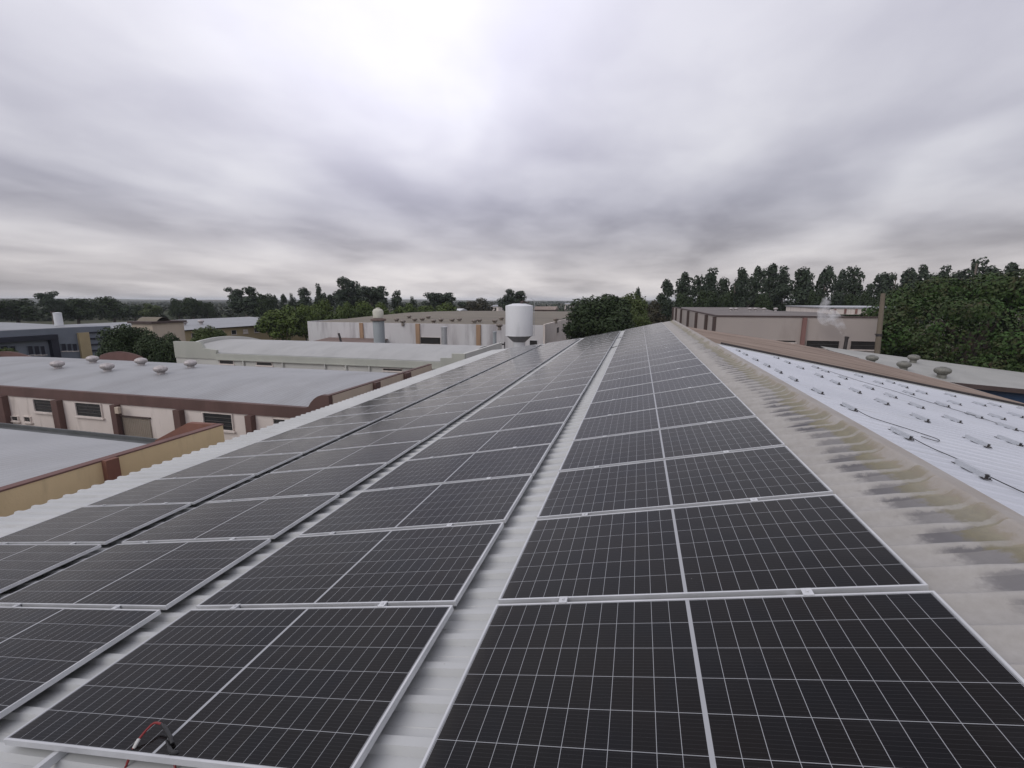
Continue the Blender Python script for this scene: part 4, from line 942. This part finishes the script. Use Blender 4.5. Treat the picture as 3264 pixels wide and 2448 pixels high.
for i, (a, b_, t, d) in enumerate(((828, 955, 972, 84), (925, 1010, 968, 88), (985, 1075, 960, 96), (1060, 1130, 962, 102), (1110, 1195, 957, 108), (1180, 1260, 970, 114), (1245, 1330, 966, 120), (1310, 1395, 972, 128), (1380, 1470, 968, 136))):
    lab = ['largest leafy green bamboo clump, left of the white hall', 'bamboo clump rising over the left corner of the white hall', 'third bamboo clump from the left behind the white hall', 'fourth bamboo clump from the left behind the white hall', 'bamboo clump left of the small cream tank', 'bamboo clump directly behind the small cream tank', 'bamboo clump right of the small cream tank', 'last but one bamboo clump toward the white water tower', 'rightmost bamboo clump behind the white hall'][i]
    px_tree('bamboo_clump', 'bamboo%d' % (i % 3), a, b_, t, d, lab, G2, 6.4)
# dark tree by the office
for (a, b_, t, d, lab, key) in ((316, 470, 1036, 46, 'dark round tree in front of the domed gatehouse', 'near0'), (430, 560, 1052, 44, 'lower half of the dark tree pair beside the pale shed', 'near1'), (-60, 40, 1108, 45, 'olive bush in front of the slate office at the left edge', 'near2'), (610, 720, 1042, 62, 'small olive tree before the yellow wall', 'near2')):
    if key not in TREES: tree_kind(key, round_lobes(3.3, 4.0, 6.0, 40, 140 + ord(key[-1]), .36), 15000, .17, 'leaf_dark' if key != 'near2' else 'leaf_olive', 6.0, .25, 'bark', 140 + ord(key[-1]))
    px_tree('round_tree', key, a, b_, t, d, lab, 'trees between the far halls')
# centre trees behind our roof
tree_kind('centre', round_lobes(3.3, 4.2, 5.9, 60, 171, .30), 22000, .15, 'leaf_dark', 6, .3, 'bark', 171)
tree_kind('centre2', round_lobes(3.3, 4.2, 5.9, 46, 172, .34), 14000, .17, 'leaf_olive', 6, .3, 'bark', 172)
px_tree('round_tree', 'centre', 1808, 2030, 936, 62, 'big dense dark dome of a tree beyond the end of the panels', 'trees beyond the roof end')
px_tree('round_tree', 'centre2', 1935, 2070, 924, 78, 'olive crowned tree rising behind the dense dark dome', 'trees beyond the roof end')
px_tree('round_tree', 'centre2', 1985, 2080, 978, 70, 'low yellowish green tree right of the dense dark dome', 'trees beyond the roof end')
px_tree('gum_tree', 'gum3', 2022, 2048, 914, 110, 'thin tuft of a tree poking above the olive crowned tree', 'trees beyond the roof end', 4.3)
for i, (a, b_, t, d) in enumerate(((2050, 2110, 952, 120), (2085, 2140, 948, 125), (2060, 2130, 982, 100))):
    px_tree('scrub_tree', 'scrub%d' % (i % 2), a, b_, t, d, ['dry scrubby tree right of the olive crowned tree', 'dry scrubby tree at the foot of the first tall eucalyptus', 'low dry scrub before the far end of the ridge'][i], 'dry scrub beyond the roof end')
# eucalyptus row on the right
GU = [(2129, 889, 56), (2179, 868, 66), (2236, 877, 60), (2268, 852, 76), (2308, 882, 52), (2347, 886, 56), (2373, 852, 62), (2411, 849, 58), (2466, 841, 74), (2504, 846, 66), (2560, 850, 76), (2592, 868, 54), (2636, 846, 66), (2682, 860, 54), (2727, 848, 60), (2770, 905, 50), (2817, 867, 66), (2856, 868, 58), (2900, 852, 62), (2937, 843, 60), (2975, 872, 56), (3012, 845, 66), (3060, 862, 60), (3115, 821, 100), (3165, 846, 70), (3216, 838, 84)]
for i, (cx, t, w_) in enumerate(GU):
    px_tree('gum_tree', 'gum%d' % ((i * 5 + 1) % 6), cx - w_ * .56, cx + w_ * .56, t, 112 + (i * 37 % 23), 'tall dark eucalyptus in the skyline row behind the factory, %s from the left' % ORD[i + 1], 'eucalyptus row behind the factory', 3.9)
# shorter undergrowth trees in that row
for i, (a, b_, t) in enumerate(((2150, 2220, 935), (2215, 2290, 922), (2285, 2345, 925), (2410, 2465, 935), (2575, 2630, 925), (2690, 2750, 935), (2745, 2800, 928), (2800, 2870, 922))):
    px_tree('round_tree', 'round%d' % (i % 2), a, b_, t, 106 + i % 3 * 3, 'shorter dark tree filling the foot of the eucalyptus row, %s from the left' % ORD[i + 1], 'shorter trees under the eucalyptus row')
# big mango on the right
mp_ = at_d(3140, 862, 41.5); Hm = mp_[2]
rgm = random.Random(77); lob = [(0, 0, Hm * .5, 6.6, 6.6, Hm * .36)]
for k in range(95):
    a_, e_ = rgm.uniform(0, 6.283), math.asin(rgm.uniform(-.85, .97)); s_ = rgm.uniform(1.1, 2.3); q_ = rgm.uniform(.80, .98)
    lob.append((8.6 * q_ * math.cos(a_) * math.cos(e_), 8.6 * q_ * math.sin(a_) * math.cos(e_), Hm * .5 + Hm * .42 * q_ * math.sin(e_), s_, s_, s_ * .72))
mango = empty('mango_tree', (mp_[0] + .5, mp_[1] + 1.5, 0)); tag(mango, 'huge dense broad tree with brown flushes filling the right edge', 'tree')
link('crown', leaf_mesh('mango_crown', lob, 75000, .16, M['leaf_mango'], 301, shell=.72, droop=.6), mango)
link('trunk', trunk_mesh('mango_trunk', Hm * .55, .5, M['bark'], [(l[0] * .8, l[1] * .8, l[2]) for l in lob[1:14]], 301), mango)

# ------------------------------------------------------------------ far small buildings
def far_house(name, px0, px1, pyt, d, wall, roof, lab, h_roof=1.2, depth=8):
    a, b_ = at_d(px0, pyt, d), at_d(px1, pyt, d); X0, X1 = min(a[0], b_[0]), max(a[0], b_[0]); Y = (a[1] + b_[1]) / 2; zt = a[2]
    o = empty(name, ((X0 + X1) / 2, Y, 0)); tag(o, lab, 'building', 'far buildings on the plain')
    mb = MB(); mb.box(X0, X1, Y, Y + depth, 0, zt - h_roof); mb.build('wall', wall, o)
    mb = MB(); mb.prism([(Y - .5, zt - h_roof + .02), (Y + depth / 2, zt), (Y + depth + .5, zt - h_roof + .02)], 'x', X0 - .5, X1 + .5); mb.build('roof', roof, o)
    w = (X1 - X0) / 4
    win(o, 'y', X0 + w * .5, X0 + w * 1.2, 1.2, max(1.8, zt - h_roof - .8), Y, bars=1); win(o, 'y', X0 + w * 2.2, X0 + w * 3, 1.2, max(1.8, zt - h_roof - .8), Y, bars=1)
far_house('far_house', 1702, 1768, 977, 170, M['oldtile'], M['brownroof'], 'brown roofed building right of the white water tower')
far_house('far_house', 1392, 1466, 984, 175, M['cream'], M['tank'], 'long low white roof left of the white water tower', .8)
far_house('far_house', 2336, 2388, 962, 132, M['orange'], M['oldtile'], 'small orange brown house under the eucalyptus row', 1.6)
far_house('far_house', 2104, 2128, 984, 150, M['cream'], M['tank'], 'tiny white house beyond the far end of the ridge', 1.0)
far_house('far_house', 1800, 1822, 966, 420, M['cream'], M['farroof'], 'distant pale block on the plain left of the dense dark tree', 1.0, 12)
far_house('far_house', 1560, 1590, 972, 300, M['cream'], M['farroof'], 'distant pale block between the low bush and white tank', 1.0, 12)

# ------------------------------------------------------------------ ground, hills, woods
def ground_mat():
    mt, nt, b = newmat('ground')
    v = coords(nt)
    c = mixc(nt, noise(nt, v, 0.01, 6, .6), (0.10, 0.085, 0.06), (0.06, 0.068, 0.035))
    c = mixc(nt, noise(nt, v, 0.0035, 5, .6, .45, .6), c, (0.05, 0.06, 0.032))
    c = mixc(nt, noise(nt, v, .4, 5, .6, .4, .7), c, (0.085, 0.075, 0.058))
    nt.links.new(c, b.inputs['Base Color']); b.inputs['Roughness'].default_value = 1.0; b.inputs['Specular IOR Level'].default_value = .1
    return mt
mb = MB(); n = 40; ext = 6000
mb.grid([[(-ext + 2 * ext * i / n, -ext + 2 * ext * j / n, 0) for i in range(n + 1)] for j in range(n + 1)])
tag(mb.build('ground', ground_mat()), kind='structure')
mb = MB(); mb.box(XE + .3, -9.6, -20, 120, -.05, .012); tag(mb.build('road', M['asphalt']), kind='structure')
# hills
rg = np.random.default_rng(5)
rows = []
angs = np.linspace(R(15), R(175), 240)
ph = rg.uniform(0, 6.28, 12)
def prof_h(a): return 11 + 5 * math.sin(3 * a + ph[0]) + 3 * math.sin(9 * a + ph[1]) + 1.6 * math.sin(23 * a + ph[2]) + .9 * math.sin(61 * a + ph[3]) + .5 * math.sin(140 * a + ph[4])
for rad, k in ((1700, 0.0), (2300, .45), (2900, .8), (3400, 1.0), (3900, .7)):
    rows.append([(rad * math.cos(a), rad * math.sin(a), -.5 + k * prof_h(a + rad * 1e-4)) for a in angs])
mb = MB(); mb.grid(rows); tag(mb.build('hills', ground_mat(), None, True), kind='structure')
# far woodland: one mass
rg = np.random.default_rng(11); lobes = []
while len(lobes) < 2600:
    d = 210 * (8.0 ** rg.uniform(0, 1)); px = rg.uniform(-150, 3400)
    if 2100 < px and d < 260: continue
    p = at_d(px, 950, d)
    if math.sin(p[0] * .021 + 1) + math.sin(p[1] * .017) + rg.normal(0, .6) < -.1: continue
    h = rg.uniform(3.0, 6.5); w_ = rg.uniform(2.5, 6) * (1 + d / 900)
    lobes.append((p[0], p[1], h * .45, w_, w_, h * .55))
me = leaf_mesh('woodland', lobes, 52000, 1.5, M['leaf_far'], 12, shell=.6, aspect=.8)
tag(link('woodland', me), 'low scattered woodland covering the far plain', None, None, 'stuff')

# ------------------------------------------------------------------ sky, sun, air
SUN_EL, SUN_AZ = R(42), R(215)      # veiled sun high behind the camera
GLOW_EL, GLOW_AZ = R(33), math.atan2(float(ray(1300, 150)[0]), float(ray(1300, 150)[1]))   # thinnest part of the cloud deck
w = bpy.data.worlds.new('World'); sc.world = w; w.use_nodes = True; nt = w.node_tree
bg = nt.nodes['Background']; bg.inputs['Strength'].default_value = 0.1
sky = node(nt, 'ShaderNodeTexSky'); sky.sky_type = 'NISHITA'; sky.sun_disc = False; sky.sun_elevation = SUN_EL; sky.sun_rotation = SUN_AZ
sky.air_density = 1.5; sky.dust_density = 3.0
tc = node(nt, 'ShaderNodeTexCoord'); sp_ = node(nt, 'ShaderNodeSeparateXYZ'); nt.links.new(tc.outputs['Generated'], sp_.inputs[0])
x, y, z = sp_.outputs
zz = mth(nt, 'MAXIMUM', z, 0.0)
den = mth(nt, 'ADD', zz, 0.14)
cu, cv = mth(nt, 'DIVIDE', x, den), mth(nt, 'DIVIDE', y, den)
cmb = node(nt, 'ShaderNodeCombineXYZ'); nt.links.new(cu, cmb.inputs[0]); nt.links.new(cv, cmb.inputs[1])
def cloud(rot, scale, nscale, detail, rough, lo, hi, loc=(0, 0, 0), dist=0.0):
    mp = node(nt, 'ShaderNodeMapping'); mp.inputs['Rotation'].default_value = (0, 0, rot); mp.inputs['Scale'].default_value = scale; mp.inputs['Location'].default_value = loc
    nt.links.new(cmb.outputs[0], mp.inputs[0])
    n = node(nt, 'ShaderNodeTexNoise'); n.inputs['Scale'].default_value = nscale; n.inputs['Detail'].default_value = detail; n.inputs['Roughness'].default_value = rough; n.inputs['Distortion'].default_value = dist
    nt.links.new(mp.outputs[0], n.inputs['Vector'])
    mr = node(nt, 'ShaderNodeMapRange'); mr.interpolation_type = 'SMOOTHSTEP'; mr.inputs[1].default_value = lo; mr.inputs[2].default_value = hi; nt.links.new(n.outputs[0], mr.inputs[0]); return mr.outputs[0]
A = R(-18)
big = cloud(A, (1.0, .50, 1), .72, 1.5, .4, .32, .66, (6.3, 14.2, 0), .3)
mid_ = cloud(A, (.9, .62, 1), 1.5, 3, .42, .32, .68, (18.46, 4.41, 0), .4)
fine = cloud(R(-6), (.8, .6, 1), 4.0, 6, .55, .3, .7, (1.3, 9.2, 0), .2)
t = mth(nt, 'ADD', mth(nt, 'ADD', mth(nt, 'MULTIPLY', big, .50), mth(nt, 'MULTIPLY', mid_, .36)), mth(nt, 'MULTIPLY', fine, .14))
# brighter towards the veiled sun and overhead
sd = Vector((math.sin(GLOW_AZ) * math.cos(GLOW_EL), math.cos(GLOW_AZ) * math.cos(GLOW_EL), math.sin(GLOW_EL)))
vm = node(nt, 'ShaderNodeVectorMath'); vm.operation = 'DOT_PRODUCT'; nrm = node(nt, 'ShaderNodeVectorMath'); nrm.operation = 'NORMALIZE'
nt.links.new(tc.outputs['Generated'], nrm.inputs[0]); nt.links.new(nrm.outputs[0], vm.inputs[0]); vm.inputs[1].default_value = sd
mr = node(nt, 'ShaderNodeMapRange'); mr.interpolation_type = 'SMOOTHSTEP'; mr.inputs[1].default_value = .72; mr.inputs[2].default_value = 1.0; nt.links.new(vm.outputs['Value'], mr.inputs[0])
glow = mr.outputs[0]
mz = node(nt, 'ShaderNodeMapRange'); mz.interpolation_type = 'SMOOTHSTEP'; mz.inputs[1].default_value = .0; mz.inputs[2].default_value = .55; nt.links.new(zz, mz.inputs[0])
lum = mth(nt, 'ADD', mth(nt, 'ADD', mth(nt, 'MULTIPLY', t, .37), .205), mth(nt, 'ADD', mth(nt, 'ADD', mth(nt, 'MULTIPLY', glow, .13), mth(nt, 'MULTIPLY', mth(nt, 'POWER', glow, 9.0), .24)), mth(nt, 'ADD', mth(nt, 'MULTIPLY', mz.outputs[0], .19), mth(nt, 'MULTIPLY', mth(nt, 'MULTIPLY', y, -.2, True), 1.0))))
mh = node(nt, 'ShaderNodeMapRange'); mh.interpolation_type = 'SMOOTHSTEP'; mh.inputs[1].default_value = .0; mh.inputs[2].default_value = .20; nt.links.new(zz, mh.inputs[0])
hor = mth(nt, 'SUBTRACT', 1.0, mh.outputs[0])
lum = mth(nt, 'ADD', lum, mth(nt, 'MULTIPLY', hor, .10))
tint = mixc(nt, t, (0.965, 0.945, 1.15), (0.995, 0.985, 1.06))
tint = mixc(nt, mth(nt, 'MULTIPLY', hor, .7), tint, (1.06, 0.985, 0.95))
vs = node(nt, 'ShaderNodeVectorMath'); vs.operation = 'SCALE'; nt.links.new(tint, vs.inputs[0]); nt.links.new(mth(nt, 'MULTIPLY', lum, 10.0), vs.inputs['Scale'])
cov = mixc(nt, 0.94, sky.outputs[0], vs.outputs[0])
nt.links.new(cov, bg.inputs[0])
sl = bpy.data.lights.new('sun', 'SUN'); sl.energy = 0.8; sl.angle = R(40); sl.color = (1.0, .96, .9)
so = bpy.data.objects.new('sun', sl); col.objects.link(so)
so.rotation_euler = Vector((-math.sin(SUN_AZ) * math.cos(SUN_EL), -math.cos(SUN_AZ) * math.cos(SUN_EL), -math.sin(SUN_EL))).to_track_quat('-Z', 'Y').to_euler()
# thin air towards the hills
mt = bpy.data.materials.new('air'); mt.use_nodes = True; n_ = mt.node_tree; n_.nodes.remove(n_.nodes['Principled BSDF'])
pv = node(n_, 'ShaderNodeVolumePrincipled'); pv.inputs['Color'].default_value = (.86, .92, 1.0, 1); pv.inputs['Density'].default_value = 0.00014
n_.links.new(pv.outputs[0], n_.nodes['Material Output'].inputs['Volume'])
mb = MB(); mb.box(-6200, 6200, -6200, 6200, -1.5, 30.0)
tag(mb.build('haze', mt), 'thin pale haze over the far plain', None, None, 'stuff')

sc.view_settings.view_transform = 'Standard'; sc.view_settings.look = 'None'; sc.view_settings.exposure = 0.14; sc.view_settings.gamma = 1.0
sc.cycles.max_bounces = 6; sc.cycles.volume_bounces = 2
